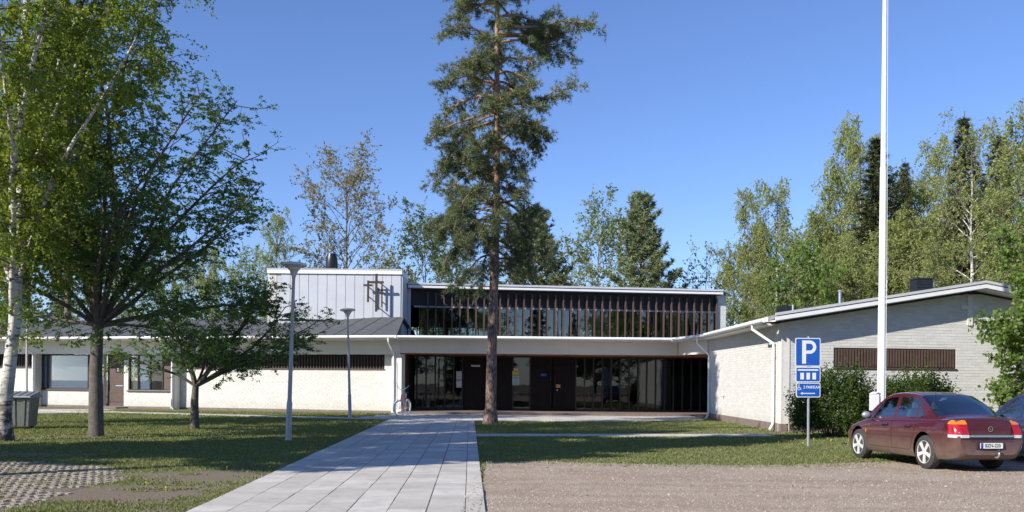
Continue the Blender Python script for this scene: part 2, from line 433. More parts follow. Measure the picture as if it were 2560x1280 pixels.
    c = t.mix(t.ramp(t.noise(0.7, 5, 0.65), [(0.4, (0, 0, 0)), (0.62, (0.6, 0.6, 0.6))]), c, (0.32, 0.245, 0.18))
    MAT['gravel'] = t.fin(c, 0.95, nrm=t.bump(vo.outputs['Distance'], 0.7, 0.015), spec=0.15)
    t = NT("pebble")
    MAT['pebble'] = t.fin(t.ramp(t.var(), [(0.0, (0.24, 0.195, 0.15)), (0.5, (0.38, 0.325, 0.26)), (0.9, (0.46, 0.41, 0.34)), (1.0, (0.58, 0.55, 0.49))]), 0.85, spec=0.2)
    t = NT("concrete_slab")
    v = t.var()
    c = t.ramp(v, [(0, (0.45, 0.42, 0.37)), (0.6, (0.54, 0.51, 0.455)), (1, (0.61, 0.58, 0.525))])
    c = t.mix(t.math('MULTIPLY', t.ramp(t.noise(3.0, 6, 0.7), [(0.45, (0, 0, 0)), (0.66, (1, 1, 1))]), 0.45), c, (0.30, 0.27, 0.235))
    c = t.mix(t.math('MULTIPLY', t.noise(90, 3), 0.25), c, (0.55, 0.54, 0.52))
    MAT['slab'] = t.fin(c, 0.85, nrm=t.bump(t.noise(120, 3), 0.3, 0.004), spec=0.25)
    MAT['joint'] = simple("joint_sand", (0.10, 0.082, 0.068), 0.95, vary=0.3, nscale=20)
    t = NT("turf_paver")
    MAT['paver'] = t.fin(t.ramp(t.var(), [(0, (0.27, 0.225, 0.185)), (1, (0.40, 0.345, 0.29))]), 0.9, nrm=t.bump(t.noise(60, 4), 0.5, 0.01), spec=0.2)
    MAT['flower'] = simple("dandelion_yellow", (0.75, 0.55, 0.03), 0.6)
    MAT['water'] = simple("asphalt", (0.09, 0.09, 0.095), 0.9, vary=0.2, nscale=20)
mk_materials()
# ------------------------------------------------------------------ ground
rng = np.random.default_rng(7)
RD = random.Random(11)
def poly_sheet(name, pts, z, mat, parent=None, **kw):
    return MB().poly([(x, y, z) for x, y in pts]).build(name, mat, parent, **kw)
def inside(px, py, poly):
    poly = np.asarray(poly); n = len(poly); c = np.zeros(len(px), bool); j = n - 1
    for i in range(n):
        xi, yi = poly[i]; xj, yj = poly[j]
        c ^= ((yi > py) != (yj > py)) & (px < (xj - xi) * (py - yi) / (yj - yi + 1e-12) + xi)
        j = i
    return c
MB().poly([(-900, -700, 0), (900, -700, 0), (900, 1500, 0), (-900, 1500, 0)]).build("ground", MAT['lawn'], kind="structure")

SLX = -0.0458                                    # the footpath runs slightly to the left with distance
def path_x(t, y): return -3.97 + t * 0.476 + SLX * (y - 13.0)     # t in slab columns, 7.5 columns wide
# gravel yard with a ragged grass edge
edge = []
for i in range(150):
    x = -0.5 + i * 0.16
    y = np.interp(x, [-0.5, 0.6, 3, 5.5, 8, 10, 13, 20, 25], [18.6, 18.9, 18.35, 18.5, 19.6, 20.6, 22.5, 25.5, 26])
    y += 0.16 * mnoise.noise(Vector((x * 1.2, 3, 0))) + 0.08 * mnoise.noise(Vector((x * 5, 7, 0)))
    edge.append((x, y))
GRAVEL = [(-0.36, 7.0), (-0.36, -60), (90, -60), (90, 26)] + edge[::-1]
poly_sheet("gravel_yard", GRAVEL, 0.004, MAT['gravel'], kind="structure")
poly_sheet("approach_road", [(-60, -60), (-0.37, -60), (-0.37, 6.9), (-60, 6.9)], 0.005, MAT['gravel'], kind="structure")

slab_me = MB().hexa([(0.004, 0.004, 0), (0.472, 0.004, 0), (0.472, 0.536, 0), (0.004, 0.536, 0),
                     (0.008, 0.008, 0.04), (0.468, 0.008, 0.04), (0.468, 0.532, 0.04), (0.008, 0.532, 0.04)]).mesh("slab", MAT['slab'])
def slab_field(root, spots, limit=300, rot=0.0):
    """spots (x, y, sx, sy): nearest ones as parts, the others joined"""
    spots = sorted(spots, key=lambda s: s[1])
    rest = MB(); off = root.location
    for i, (x, y, sx, sy) in enumerate(spots):
        dz = RD.uniform(-0.003, 0.003); tl = RD.uniform(-0.004, 0.004)
        if i < limit:
            o = link("slab", slab_me, root)
            o.location = Vector((x, y, dz - 0.006)) - off
            o.rotation_euler = (RD.uniform(-.004, .004), RD.uniform(-.004, .004), rot + tl)
            o.scale = (sx / 0.476, sy / 0.54, 1)
        else:
            c, s_ = math.cos(rot), math.sin(rot)
            p = [(0.006, 0.004), (sx - .006, 0.004), (sx - .006, sy - .004), (0.006, sy - .004)]
            q = [(x + a * c - b * s_, y + a * s_ + b * c) for a, b in p]
            rest.hexa([(a, b, dz - 0.006) for a, b in q] + [(a, b, dz + 0.034) for a, b in q])
    if rest.v:
        o = rest.build("slab_field", MAT['slab'], root, kind="stuff"); o.location = -off
# main footpath
FP_L = [(path_x(0, y), y) for y in (8.0, 38.7)]; FP_R = [(path_x(7.52, y), y) for y in (8.0, 38.7)]
FOOTPATH = [FP_L[0], FP_R[0], FP_R[1], FP_L[1]]
fp = empty("footpath", (-2.2, 12, 0), kind="structure")
o = poly_sheet("joint_bed", FOOTPATH, 0.010, MAT['joint'], fp); o.location = -fp.location
sp = []
for c in range(8):
    w = 0.476 if c < 7 else 0.25
    ph = [0.0, 0.27, 0.12, 0.40, 0.05, 0.31, 0.18, 0.36][c]
    for r in range(56):
        y = 8.3 + ph + r * 0.54
        if y + .54 > 38.7: break
        sp.append((path_x(c, y), y, w, 0.54))
slab_field(fp, sp, 300, rot=-SLX * 1.0)
# forecourt in front of the entrance
FORE = [(path_x(0, 38.7) - 1.7, 38.7), (9.05, 38.7), (9.05, 45.42), (-5.7, 45.42), (-7.2, 40.6)]
FORE = [(-7.3, 38.7), (-1.2, 38.7), (-0.3, 38.2), (4, 38.9), (8.2, 41.0), (9.1, 43.0), (9.1, 45.38), (-5.7, 45.38)]
fc = empty("forecourt", (1, 42, 0), kind="structure")
o = poly_sheet("joint_bed", FORE, 0.012, MAT['joint'], fc); o.location = -fc.location
sp = []
for r in range(13):
    for c in range(36):
        x = path_x(0, 38.7) - 3.0 + c * 0.5 + (r % 2) * 0.0 - 0.0458 * r * .54; y = 38.4 + r * 0.54
        cx_, cy_ = x + .25, y + .27
        if inside(np.array([cx_]), np.array([cy_]), FORE)[0]: sp.append((x, y, 0.5, 0.54))
slab_field(fc, sp, 300)
# cross path to the left wing and the side path to the right
def strip_path(name, a, b, width, segs, label_mat=None):
    a = Vector((*a, 0)); b = Vector((*b, 0)); d = (b - a); L = d.length; d.normalize(); n = Vector((-d.y, d.x, 0))
    root = empty(name, a, kind="structure")
    pts = [a, b, b + n * width, a + n * width]
    o = poly_sheet("joint_bed", [(p.x, p.y) for p in pts], 0.013, MAT['joint'], root); o.location = -root.location
    m = int(L / 0.5); k = max(1, round(width / 0.5)); rot = math.atan2(d.y, d.x)
    cnt = 0
    for i in range(m):
        for j in range(k):
            p = a + d * (i * 0.5) + n * (j * width / k)
            o = link("slab", slab_me, root); o.location = p - a + Vector((0, 0, RD.uniform(-.003, .003) - 0.002))
            o.rotation_euler = (0, 0, rot + RD.uniform(-.004, .004)); o.scale = (0.5 / .476, width / k / .54, 1); cnt += 1
    return [(p.x, p.y) for p in pts]
CROSS = strip_path("cross_path", (-24.2, 45.8), (-6.6, 38.9), 1.05, 0)
SIDE = strip_path("side_path", (-1.15, 27.2), (8.6, 28.7), 1.05, 0)
# paved spot by the left wing
PAVE = [(-25.5, 40.6), (-19.0, 43.4), (-23.2, 45.6), (-20.4, 47.6), (-21.8, 49.4), (-32, 46.0), (-36, 42)]
poly_sheet("side_pavement", PAVE, 0.009, MAT['slab'], kind="structure")

# turf pavers in the lower left corner
PAVER_POLY = [(-14, 11), (-5.9, 10.2), (-6.15, 11.6), (-6.3, 13.2), (-6.2, 14.6), (-6.5, 15.6), (-7.3, 16.5), (-8.6, 17.3), (-11, 17.9), (-16, 18.2)]
tp = empty("turf_paving", (-8, 13, 0), kind="structure")
o = poly_sheet("joint_bed", PAVER_POLY, 0.003, MAT['lawn'], tp); o.location = -tp.location
def paver_mesh():
    mb = MB()       # a lattice stone with notched sides
    pts = [(0, .02), (.05, 0), (.10, .03), (.15, 0), (.20, .02), (.18, .06), (.20, .10), (.15, .12), (.10, .09), (.05, .12), (0, .10), (.02, .06)]
    top = [(x * .94 + .006, y * .9 + .006, .028) for x, y in pts]
    bot = [(x, y, -.01) for x, y in pts]
    n = len(pts); b = mb.add(bot + top, [tuple(range(n, 2 * n))] + [(i, (i + 1) % n, n + (i + 1) % n, n + i) for i in range(n)])
    return mb.mesh("paver", MAT['paver'])
pav_me = paver_mesh(); cnt = 0; rest = MB(); allp = []
a30 = math.radians(24)
for i in range(-60, 60):
    for j in range(-60, 60):
        gx = i * 0.245 + (j % 2) * 0.12; gy = j * 0.165
        x = -9 + gx * math.cos(a30) - gy * math.sin(a30); y = 14 + gx * math.sin(a30) + gy * math.cos(a30)
        if x < -0.5565 * y - 0.4 or y < 10.9: continue
        if not inside(np.array([x]), np.array([y]), PAVER_POLY)[0]: continue
        ed = mnoise.noise(Vector((x * 1.3, y * 1.3, 0)))
        dist = min(abs(x + 6.2), 20)
        if ed > 0.15 + dist * 0.16: continue
        allp.append((x, y))
allp.sort(key=lambda p: p[1])
src = [v.co.copy() for v in pav_me.vertices]; sf = [tuple(p.vertices) for p in pav_me.polygons]
for k, (x, y) in enumerate(allp):
    ang = a30 + RD.uniform(-.06, .06); dz = RD.uniform(-.012, .004) - .008
    if k < 300:
        o = link("paver", pav_me, tp); o.location = Vector((x, y, dz)) - tp.location; o.rotation_euler = (RD.uniform(-.03, .03), RD.uniform(-.03, .03), ang)
    else:
        c, s_ = math.cos(ang), math.sin(ang)
        rest.add([(x + v.x * c - v.y * s_, y + v.x * s_ + v.y * c, v.z + dz) for v in src], sf)
if rest.v:
    o = rest.build("paver_field", MAT['paver'], tp, kind="stuff"); o.location = -tp.location

# ------------------------------------------------------------------ building
root = empty("parish_hall", (0, 46.7, 0), label="long low white painted brick parish hall with dark glazed entrance and raised clerestory hall", cat="building")
def part(mb, name, mats, label=None, smooth=False, angle=None, kind=None, parent=None):
    par = parent or root
    o = mb.build(name, mats, par, smooth, angle, label=label, kind=kind)
    if par is root: o.location = -root.location
    return o
L = Frame((-5.72, 46.7), (-1, 0.27)).setn((-0.27, -1.0))
E = Frame((-5.72, 46.7), (1, 0)).setn((0, -1))
S = Frame((9.28, 31.7), (0, 1)).setn((-1, 0))
G = Frame((9.28, 31.7), (1, 0.12)).setn((0.12, -1))
HF = Frame((-6.0, 53.0), (18.6, 2.3)).setn((2.3, -18.6))
EAVE_Z = 3.82
brick_me = MB().box(0, 0.288, -0.012, 0.02, 0, 0.088).mesh("brick", MAT['brick'])
def course_pieces(u0, u1, z0, ztop, openings, seed=0):
    out = []; k = 0; z = z0
    while True:
        off = -(0.15 * (k % 2)) - 0.03 * ((k * 7 + seed) % 3)
        u = u0 + off - 0.3; any_ = False
        while u < u1:
            a, b = max(u, u0), min(u + 0.288, u1)
            segs = [(a, b)] if b - a > 0.03 else []
            zz0, zz1 = z, z + 0.088
            for (ou0, ou1, oz0, oz1) in openings:
                if zz1 - .03 > oz0 and zz0 + .03 < oz1:
                    ns = []
                    for (p, q) in segs:
                        if q <= ou0 or p >= ou1: ns.append((p, q)); continue
                        if p < ou0 - .03: ns.append((p, ou0))
                        if q > ou1 + .03: ns.append((ou1, q))
                    segs = ns
            for (p, q) in segs:
                t = min(ztop(p), ztop(q))
                if zz0 + .03 < t: out.append((p, q, zz0, min(zz1, t))); any_ = True
            u += 0.3
        k += 1; z += 0.1
        if z > 7: break
    return out
def brick_wall(fr, u0, u1, z0, ztop, openings, d=0.0, seed=0, n_parts=0, keep=None, label=None, thick=0.28):
    """mortar slab with openings + bricks proud of it"""
    us = sorted(set([u0, u1] + [v for o in openings for v in o[:2] if u0 < v < u1] + list(np.linspace(u0, u1, 9))))
    mb = MB()
    for a, b in zip(us[:-1], us[1:]):
        m = (a + b) / 2
        spans = [(0.0, None)]
        ops = sorted([(o[2], o[3]) for o in openings if o[0] < m < o[1]])
        zc = 0.0
        for (p, q) in ops:
            if p > zc + .001: mb.fbox(fr, a, b, d - thick, d, zc, p)
            zc = q
        za, zb = ztop(a), ztop(b)
        if min(za, zb) > zc + .01:
            mb.hexa([fr.at(a, d - thick, zc), fr.at(b, d - thick, zc), fr.at(b, d, zc), fr.at(a, d, zc),
                     fr.at(a, d - thick, za), fr.at(b, d - thick, zb), fr.at(b, d, zb), fr.at(a, d, za)])
    wall = part(mb, "wall", MAT['mortar'], label=label)
    pcs = course_pieces(u0, u1, z0, ztop, openings, seed)
    single = []
    if n_parts:
        full = [p for p in pcs if abs(p[1] - p[0] - .288) < 1e-4 and abs(p[3] - p[2] - .088) < 1e-4 and (keep is None or keep(p))]
        full.sort(key=lambda p: p[0]); single = set(full[:n_parts])
    rest = MB()
    ang = math.atan2(fr.u.y, fr.u.x)
    for p in pcs:
        pr = 0.008 + RD.uniform(-.002, .002)
        if p in single:
            o = link("brick", brick_me, wall); q = fr.at(p[0], d + pr - .012, p[2])
            o.location = q; o.rotation_euler = (0, 0, ang)
        else: rest.fbox(fr, p[0], p[1], d - .01, d + pr, p[2], p[3])
    if rest.v:
        part(rest, "brickwork", MAT['brick'], kind="stuff", parent=wall)
    return wall
const = lambda z: (lambda u: z)

# --- left wing: brick wall set back 0.5 behind the frieze and fin walls
zt, zb = 3.02, 2.26
def Lu(px, d=-0.5): return L.u_of_px(px, d)
ops = [(Lu(961), Lu(453), zb, zt + .1), (Lu(82), Lu(-60), zb, zt + .1),
       (Lu(232), Lu(101), 1.02, zt + .1), (Lu(310), Lu(258), 0.05, zt + .1), (Lu(427), Lu(321), 1.0, zt + .1)]
brick_wall(L, 0.55, Lu(-60) + 1.5, 0.12, const(3.15), ops, d=-0.5, seed=1, label="long white brick wall of the left wing")
mb = MB()
mb.fbox(L, 0.0, Lu(-60) + 1.5, -0.55, -0.47, 0.0, 0.11)
part(mb, "plinth", MAT['plinth'])
mb = MB(); mb.fbox(L, 0.0, Lu(-60) + 1.5, -0.42, 0.0, 3.02, EAVE_Z - 0.08)
part(mb, "frieze", MAT['frieze'], label="smooth off-white band under the left eave")
# fin walls (pillars)
for px, w in ((983, 0.30), (432, 0.13), (84, 0.13)):
    u = L.u_of_px(px, 0.0) if px != 983 else 0.18
    mb = MB(); mb.fbox(L, u - w, u + w * .8, -0.46, 0.02, 0.0, 3.02)
    part(mb, "pillar", MAT['frieze'], label=None)
# slotted ventilation windows, slat by slat
def slat_window(fr, u0, u1, z0, z1, d, step, sw, mat_s, parent=None, sill=True, back=0.12):
    fb = MB(); t = .035
    fb.fbox(fr, u0, u1, d - back - .02, d - back, z0, z1)           # dark backing board
    fb.fbox(fr, u0, u1, d - back, d - .02, z0, z0 + t); fb.fbox(fr, u0, u1, d - back, d - .02, z1 - t, z1)
    fb.fbox(fr, u0, u0 + t, d - back, d - .02, z0 + t, z1 - t); fb.fbox(fr, u1 - t, u1, d - back, d - .02, z0 + t, z1 - t)
    w = part(fb, "window", MAT['darkband'])
    if sill:
        sb = MB(); sb.fbox(fr, u0 - .03, u1 + .03, d - .03, d + .05, z0 - .05, z0 - .002)
        part(sb, "sill", MAT['brownwood'], parent=w)
    n = int((u1 - u0 - 2 * t) / step)
    me = MB().box(-sw / 2, sw / 2, -0.05, 0.0, 0, z1 - z0 - 2 * t - .004).mesh("slat", mat_s)
    ang = math.atan2(fr.u.y, fr.u.x)
    for i in range(n):
        o = link("slat", me, w); o.location = fr.at(u0 + t + (i + .5) * (u1 - u0 - 2 * t) / n, d - .045, z0 + t + .002); o.rotation_euler = (0, 0, ang)
    return w
slat_window(L, Lu(961), Lu(453), zb, zt, -0.5, 0.17, 0.05, MAT['brownwood'])
slat_window(L, Lu(82), Lu(-40), zb, zt, -0.5, 0.17, 0.05, MAT['brownwood'])
# office windows, left of and right of the door
def office_window(px0, px1, z0, splits, panels, label):
    u1, u0 = Lu(px0), Lu(px1); z1 = 3.0
    fb = MB(); t = .06; dd = -0.5
    fb.fbox(L, u0, u1, dd - .16, dd - .03, z0, z0 + t); fb.fbox(L, u0, u1, dd - .16, dd - .03, z1 - t, z1)
    us = [u0, u1 - t] + [Lu(p) for p in splits]
    for u in us: fb.fbox(L, u, u + t, dd - .16, dd - .03, z0 + t, z1 - t)
    w = part(fb, "window", MAT['mullion'], label=label)
    edges = sorted([Lu(p) for p in splits] + [u0, u1 - t])
    for i, (a, b) in enumerate(zip(edges[:-1], edges[1:])):
        a2, b2 = a + t + .002, b - .002
        if b2 < a2 + .05: continue
        pn = panels[i]
        if pn == 'board':
            part(MB().fbox(L, a2, b2, dd - .12, dd - .07, z0 + t, z1 - t), "board", MAT['finwood'], parent=w)
        else:
            part(MB().fbox(L, a2, b2, dd - .085, dd - .079, z0 + t, z1 - t), "pane", MAT['glass_clear'], parent=w)
            if pn == 'blind': part(MB().fbox(L, a2, b2, dd - .15, dd - .14, z0 + t + .0, z1 - t), "blind", MAT['blind'], parent=w)
    part(MB().fbox(L, u0 - .05, u1 + .05, dd - .05, dd + .09, z0 - .07, z0 - .003), "sill", MAT['brownwood'], parent=w)
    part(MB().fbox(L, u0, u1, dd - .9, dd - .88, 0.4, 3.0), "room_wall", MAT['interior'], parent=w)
    return w
office_window(101, 232, 1.02, [220, 118], ['board', 'blind', 'blind'], "wide office window with pale blue blinds")
office_window(321, 427, 1.0, [407, 375, 345], ['board', 'clear', 'blind', 'clear'], "office window right of the plank door")
# plank door
du0, du1 = Lu(309), Lu(260)
dr = part(MB().fbox(L, du0, du1, -0.86, -0.80, 0.0, 3.0), "door", MAT['brownwood'], label="brown vertical plank door")
nb = 9
for i in range(nb):
    a = du0 + .04 + (i) * (du1 - du0 - .08) / nb; b = a + (du1 - du0 - .08) / nb - .012
    part(MB().fbox(L, a, b, -0.795, -0.77, 0.34, 2.25), "plank", MAT['finwood'], parent=dr)
part(MB().fbox(L, du0 + .04, du1 - .04, -0.795, -0.775, 0.08, 0.31), "kick_plate", MAT['finwood'], parent=dr)
part(MB().fbox(L, du0 + .25, du0 + .72, -0.769, -0.755, 1.22, 1.28), "letter_slot", MAT['galv'], parent=dr)
part(MB().tube([L.at(du1 - .12, -.74, 1.0), L.at(du1 - .12, -.70, 1.05), L.at(du1 - .12, -.70, 1.4), L.at(du1 - .12, -.74, 1.45)], .018, 6), "handle", MAT['black'], parent=dr, smooth=True)
part(MB().fbox(L, du0 - .3, du1 + .3, -0.45, 0.5, 0.0, 0.07), "door_step", MAT['plinth'])

# --- eaves over the left wing and the entrance
def eave_band(pts, z0, z1, name, mat, depth, **kw): pass
# roof of the left wing, sloping up to a ledge
u_end = Lu(-60) + 2
LD = 1.15
mb = MB()
A = [L.at(0.0, LD, EAVE_Z - .02), L.at(u_end, LD, EAVE_Z - .02), L.at(u_end, LD, EAVE_Z + .08), L.at(0.0, LD, EAVE_Z + .08)]
mb.hexa([L.at(-.29, LD, EAVE_Z - .02), L.at(u_end, LD, EAVE_Z - .02), L.at(u_end, -2.9, 5.0), L.at(.95, -2.9, 5.0),
         L.at(-.29, LD, EAVE_Z + .08), L.at(u_end, LD, EAVE_Z + .08), L.at(u_end, -2.9, 5.12), L.at(.95, -2.9, 5.12)])
mb.hexa([L.at(.95, -2.9, 5.0), L.at(u_end, -2.9, 5.0), L.at(u_end, -12, 4.0), L.at(3.4, -12, 4.0),
         L.at(.95, -2.9, 5.12), L.at(u_end, -2.9, 5.12), L.at(u_end, -12, 4.12), L.at(3.4, -12, 4.12)])
part(mb, "roof", MAT['felt'], label="dark felt roof of the left wing")
# seams of the felt strips
mb = MB()
for i in range(0, 26):
    u = 1.2 + i * 1.0
    if u < u_end:
        a, b = L.at(u, LD - .1, EAVE_Z + .115), L.at(u, -2.88, 5.125)
        mb.tube([a, b], .012, 4)
part(mb, "roof_seam", MAT['felt'])
part(MB().fbox(L, 0, u_end, -0.02, LD - .02, EAVE_Z - .10, EAVE_Z - .04), "soffit", MAT['frieze'])
part(MB().fbox(L, -.29, u_end, LD, LD + .03, EAVE_Z - .07, EAVE_Z + .10), "fascia", MAT['fascia'])
def gutter(pts, r=.065, **kw):
    mb = MB(); pts = [Vector(p) for p in pts]
    n = 7; b = 0
    rings = []
    for i, p in enumerate(pts):
        t = (pts[min(i + 1, len(pts) - 1)] - pts[max(i - 1, 0)]).normalized()
        x = Vector((t.y, -t.x, 0)).normalized()
        ring = []
        for k in range(n):
            an = math.pi * (k / (n - 1)) + math.pi
            ring.append(p + x * (math.cos(an) * r) + Vector((0, 0, math.sin(an) * r)))
        for k in range(n - 1, -1, -1):
            an = math.pi * (k / (n - 1)) + math.pi
            ring.append(p + x * (math.cos(an) * (r - .008)) + Vector((0, 0, math.sin(an) * (r - .008))))
        rings.append(ring)
    for ring in rings: mb.v += [tuple(q) for q in ring]
    m = 2 * n
    for i in range(len(rings) - 1):
        for k in range(m): mb.f.append((i * m + k, i * m + (k + 1) % m, (i + 1) * m + (k + 1) % m, (i + 1) * m + k)); mb.mi.append(0)
    mb.f.append(tuple(range(m))); mb.mi.append(0); mb.f.append(tuple((len(rings) - 1) * m + k for k in reversed(range(m)))); mb.mi.append(0)
    return part(mb, "gutter", MAT['fascia'], smooth=True, angle=60)
gutter([L.at(-.26, LD + .10, EAVE_Z + .02), L.at(u_end, LD + .10, EAVE_Z + .02)])
# entrance canopy
EY = 46.7 - LD
canopy = [(-5.72, EY), (7.9, EY), (8.66, 42.5), (8.66, 40.5), (12, 40.5), (12, 54), (-5.72, 54)]
mb = MB(); mb.prism([(x, y, EAVE_Z - .02) for x, y in canopy], (0, 0, .10))
part(mb, "canopy_roof", MAT['felt'])
part(MB().box(-5.72, 8.4, 46.72, 46.95, 3.085, EAVE_Z - .03), "frieze", MAT['frieze'], label="smooth off-white band above the entrance")
mb = MB(); mb.prism([(-5.72, 46.70, EAVE_Z - .09), (-5.72, EY + .03, EAVE_Z - .09), (7.88, EY + .03, EAVE_Z - .09), (8.68, 42.6, EAVE_Z - .09), (9.2, 42.6, EAVE_Z - .09), (8.5, 46.70, EAVE_Z - .09)], (0, 0, .06))
part(mb, "soffit", MAT['frieze'])
def edge_strip(pts, z0, z1, th, name, mat, **kw):
    mb = MB()
    for a, b in zip(pts[:-1], pts[1:]):
        a = Vector((*a, 0)); b = Vector((*b, 0)); d = (b - a).normalized(); n = Vector((d.y, -d.x, 0)) * th
        mb.hexa([a + Vector((0, 0, z0)), b + Vector((0, 0, z0)), b + n + Vector((0, 0, z0)), a + n + Vector((0, 0, z0)),
                 a + Vector((0, 0, z1)), b + Vector((0, 0, z1)), b + n + Vector((0, 0, z1)), a + n + Vector((0, 0, z1))])
    return part(mb, name, mat, **kw)
edge_strip([(-5.72, EY - .002), (7.90, EY - .002)], EAVE_Z - .07, EAVE_Z + .10, .03, "fascia", MAT['fascia'])
edge_strip([(7.93, EY - .02), (8.64, 42.5), (8.62, 31.05)], EAVE_Z - .07, EAVE_Z + .10, .03, "fascia", MAT['fascia'])
gutter([(-5.72, EY - .10, EAVE_Z + .02), (7.84, EY - .10, EAVE_Z + .02)])
gutter([(7.84, EY - .14, EAVE_Z + .02), (8.53, 42.5, EAVE_Z + .01), (8.51, 31.15, EAVE_Z - .02)])
# side frieze over the open corner of the porch
mb = MB(); mb.prism([(8.45, 46.9, 3.085), (8.42, 46.7, 3.085), (9.20, 43.4, 3.085), (9.5, 43.4, 3.085)], (0, 0, EAVE_Z - .03 - 3.085))
part(mb, "frieze", MAT['frieze'])
# porch ceiling of orange wood
mb = MB(); mb.prism([(-5.70, 46.97, 3.06), (8.5, 46.97, 3.06), (9.45, 43.5, 3.06), (12, 43.5, 3.06), (12, 49.55, 3.06), (-5.70, 49.55, 3.06)], (0, 0, .024))
so = part(mb, "porch_ceiling", MAT['soffit'], label="orange wooden porch ceiling")
for x in (-3.5, -0.4, 2.8, 6.0, 8.9):
    mb = MB().lathe([(.10, 0), (.10, -.03)], 16, (x, 47.25 if x < 8 else 45.6, 3.058))
    part(mb, "ceiling_lamp", MAT['black'], parent=so)
# porch jamb, left
part(MB().box(-5.9, -5.66, 46.98, 49.6, 0.0, 3.08), "jamb", MAT['frieze'])
part(MB().box(-5.655, -5.58, 47.0, 49.4, 0.13, 3.05), "jamb_board", MAT['brownwood'])
# step in brown brick
mb = MB(); mb.prism([(-5.66, 45.55, 0), (9.24, 45.55, 0), (9.24, 44.0, 0), (12, 44.0, 0), (12, 49.6, 0), (-5.66, 49.6, 0)], (0, 0, .12))
st = part(mb, "entrance_step", MAT['plinth'])
for i in range(59):
    x = -5.64 + i * .25
    if x + .24 > 9.2: break
    part(MB().box(x + .005, x + .245, 45.53, 45.8, 0.004, .13), "brick", MAT['plinth'], parent=st)
# mats on the forecourt edge and ramp grating by the side wall
for x0, x1, y in ((-2.2, -.9, 45.15), (1.3, 2.9, 45.15)):
    pass
# glazing of the entrance
GY = 49.5
fb = MB()
fb.box(-5.9, 12, GY - .04, GY + .06, 0.125, 0.22); fb.box(-5.9, 12, GY - .04, GY + .06, 2.98, 3.055)
frm = part(fb, "entrance_frame", MAT['mullion'])
def ex(px): return (px - CX) / F * GY
mulls = [1000, 1021, 1042, 1065, 1088, 1112, 1134, 1156, 1282, 1325] + [1439 + 22.2 * i for i in range(0, 20)]
doors = [(1158, 1220), (1221, 1281), (1326, 1381), (1382, 1438)]
for px in mulls:
    x = ex(px)
    if x < 11.8: part(MB().box(x - .035, x + .035, GY - .09, GY + .05, 0.222, 2.978), "mullion", MAT['mullion'], parent=frm)
ms = sorted(mulls)
for a, b in zip(ms[:-1], ms[1:]):
    if any(a >= d0 - 5 and b <= d1 + 5 for d0, d1 in ((1156, 1282), (1325, 1439))): continue
    xa, xb = ex(a) + .037, ex(b) - .037
    if xb > 11.8: continue
    part(MB().box(xa, xb, GY - .006, GY + .006, 0.222, 2.978), "pane", MAT['glass_door'], parent=frm)
for i, (a, b) in enumerate(doors):
    xa, xb = ex(a) + .01, ex(b) - .01
    lab = ["dark bronze door leaf behind the pine", "dark bronze door leaf right of the pine", "left leaf of the right dark double door", "right leaf of the right dark double door"][i]
    d_ = part(MB().box(xa, xb, GY - .10, GY - .02, 0.14, 2.62), "door", MAT['darkdoor'], label=lab)
    part(MB().box(xa, xb, GY - .09, GY - .01, 2.64, 2.975), "transom_panel", MAT['darkdoor'], parent=d_)
    part(MB().box(xa + .02, xb - .02, GY - .104, GY - .102, 0.2, 1.25), "lower_panel", MAT['darkdoor'], parent=d_)
    part(MB().box(xa + .02, xb - .02, GY - .104, GY - .102, 1.26, 2.5), "upper_panel", MAT['darkdoor'], parent=d_)
    hx = xb - .1 if i % 2 == 0 else xa + .1
    for z0, z1 in ((1.45, 2.3), (.45, 1.25)):
        part(MB().tube([(hx, GY - .11, z0), (hx, GY - .17, z0 + .04), (hx, GY - .17, z1 - .04), (hx, GY - .11, z1)], .022, 6), "pull_bar", MAT['black'], parent=d_, smooth=True)
    if i == 3:
        part(MB().box(hx + .05, hx + .29, GY - .19, GY - .113, 1.38, 1.56), "handle_plate", MAT['brass'], parent=d_)
        part(MB().lathe([(.03, -.03), (.03, .0)], 10, (hx + .12, GY - .12, 1.25), Matrix.Rotation(math.pi / 2, 3, 'X')), "lock", MAT['chrome'], parent=d_)
# foyer behind the glass
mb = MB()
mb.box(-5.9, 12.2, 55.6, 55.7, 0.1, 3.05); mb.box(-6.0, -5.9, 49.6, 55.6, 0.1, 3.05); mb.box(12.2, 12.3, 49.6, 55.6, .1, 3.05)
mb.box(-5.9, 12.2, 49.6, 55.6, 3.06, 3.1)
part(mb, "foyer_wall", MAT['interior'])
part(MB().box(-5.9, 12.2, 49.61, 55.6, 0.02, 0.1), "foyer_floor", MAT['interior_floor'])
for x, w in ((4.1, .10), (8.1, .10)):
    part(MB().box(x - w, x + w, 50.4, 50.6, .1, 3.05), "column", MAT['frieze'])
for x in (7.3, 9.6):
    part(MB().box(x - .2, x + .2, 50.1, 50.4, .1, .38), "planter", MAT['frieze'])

# --- downpipes
def downpipe(pts, r=.05, label=None):
    m = MB().tube(pts, r, 10)
    o = part(m, "downpipe", MAT['pipe'], smooth=True, angle=50, label=label)
    bt = Vector(pts[-2])
    for z in (0.5, 1.6, 2.6):
        if z < pts[2][2] - .2: part(MB().lathe([(r + .012, z), (r + .012, z + .04)], 10, (pts[3][0], pts[3][1], 0)), "bracket", MAT['pipe'], parent=o)
    return o
q = L.at(.28, .10, 0)
downpipe([L.at(.10, LD + .1, 3.78), L.at(.10, LD + .1, 3.62), L.at(.25, .14, 3.05), (q.x, q.y, 2.9), (q.x, q.y, .15), (q.x - .02, q.y - .12, .03)])
for px in (432, 84):
    u = L.u_of_px(px - 2, 0.1)
    q = L.at(u, .10, 0)
    downpipe([L.at(u - .1, LD + .1, 3.78), L.at(u - .1, LD + .1, 3.62), L.at(u, .14, 3.05), (q.x, q.y, 2.9), (q.x, q.y, .12), (q.x, q.y - .12, .02)])
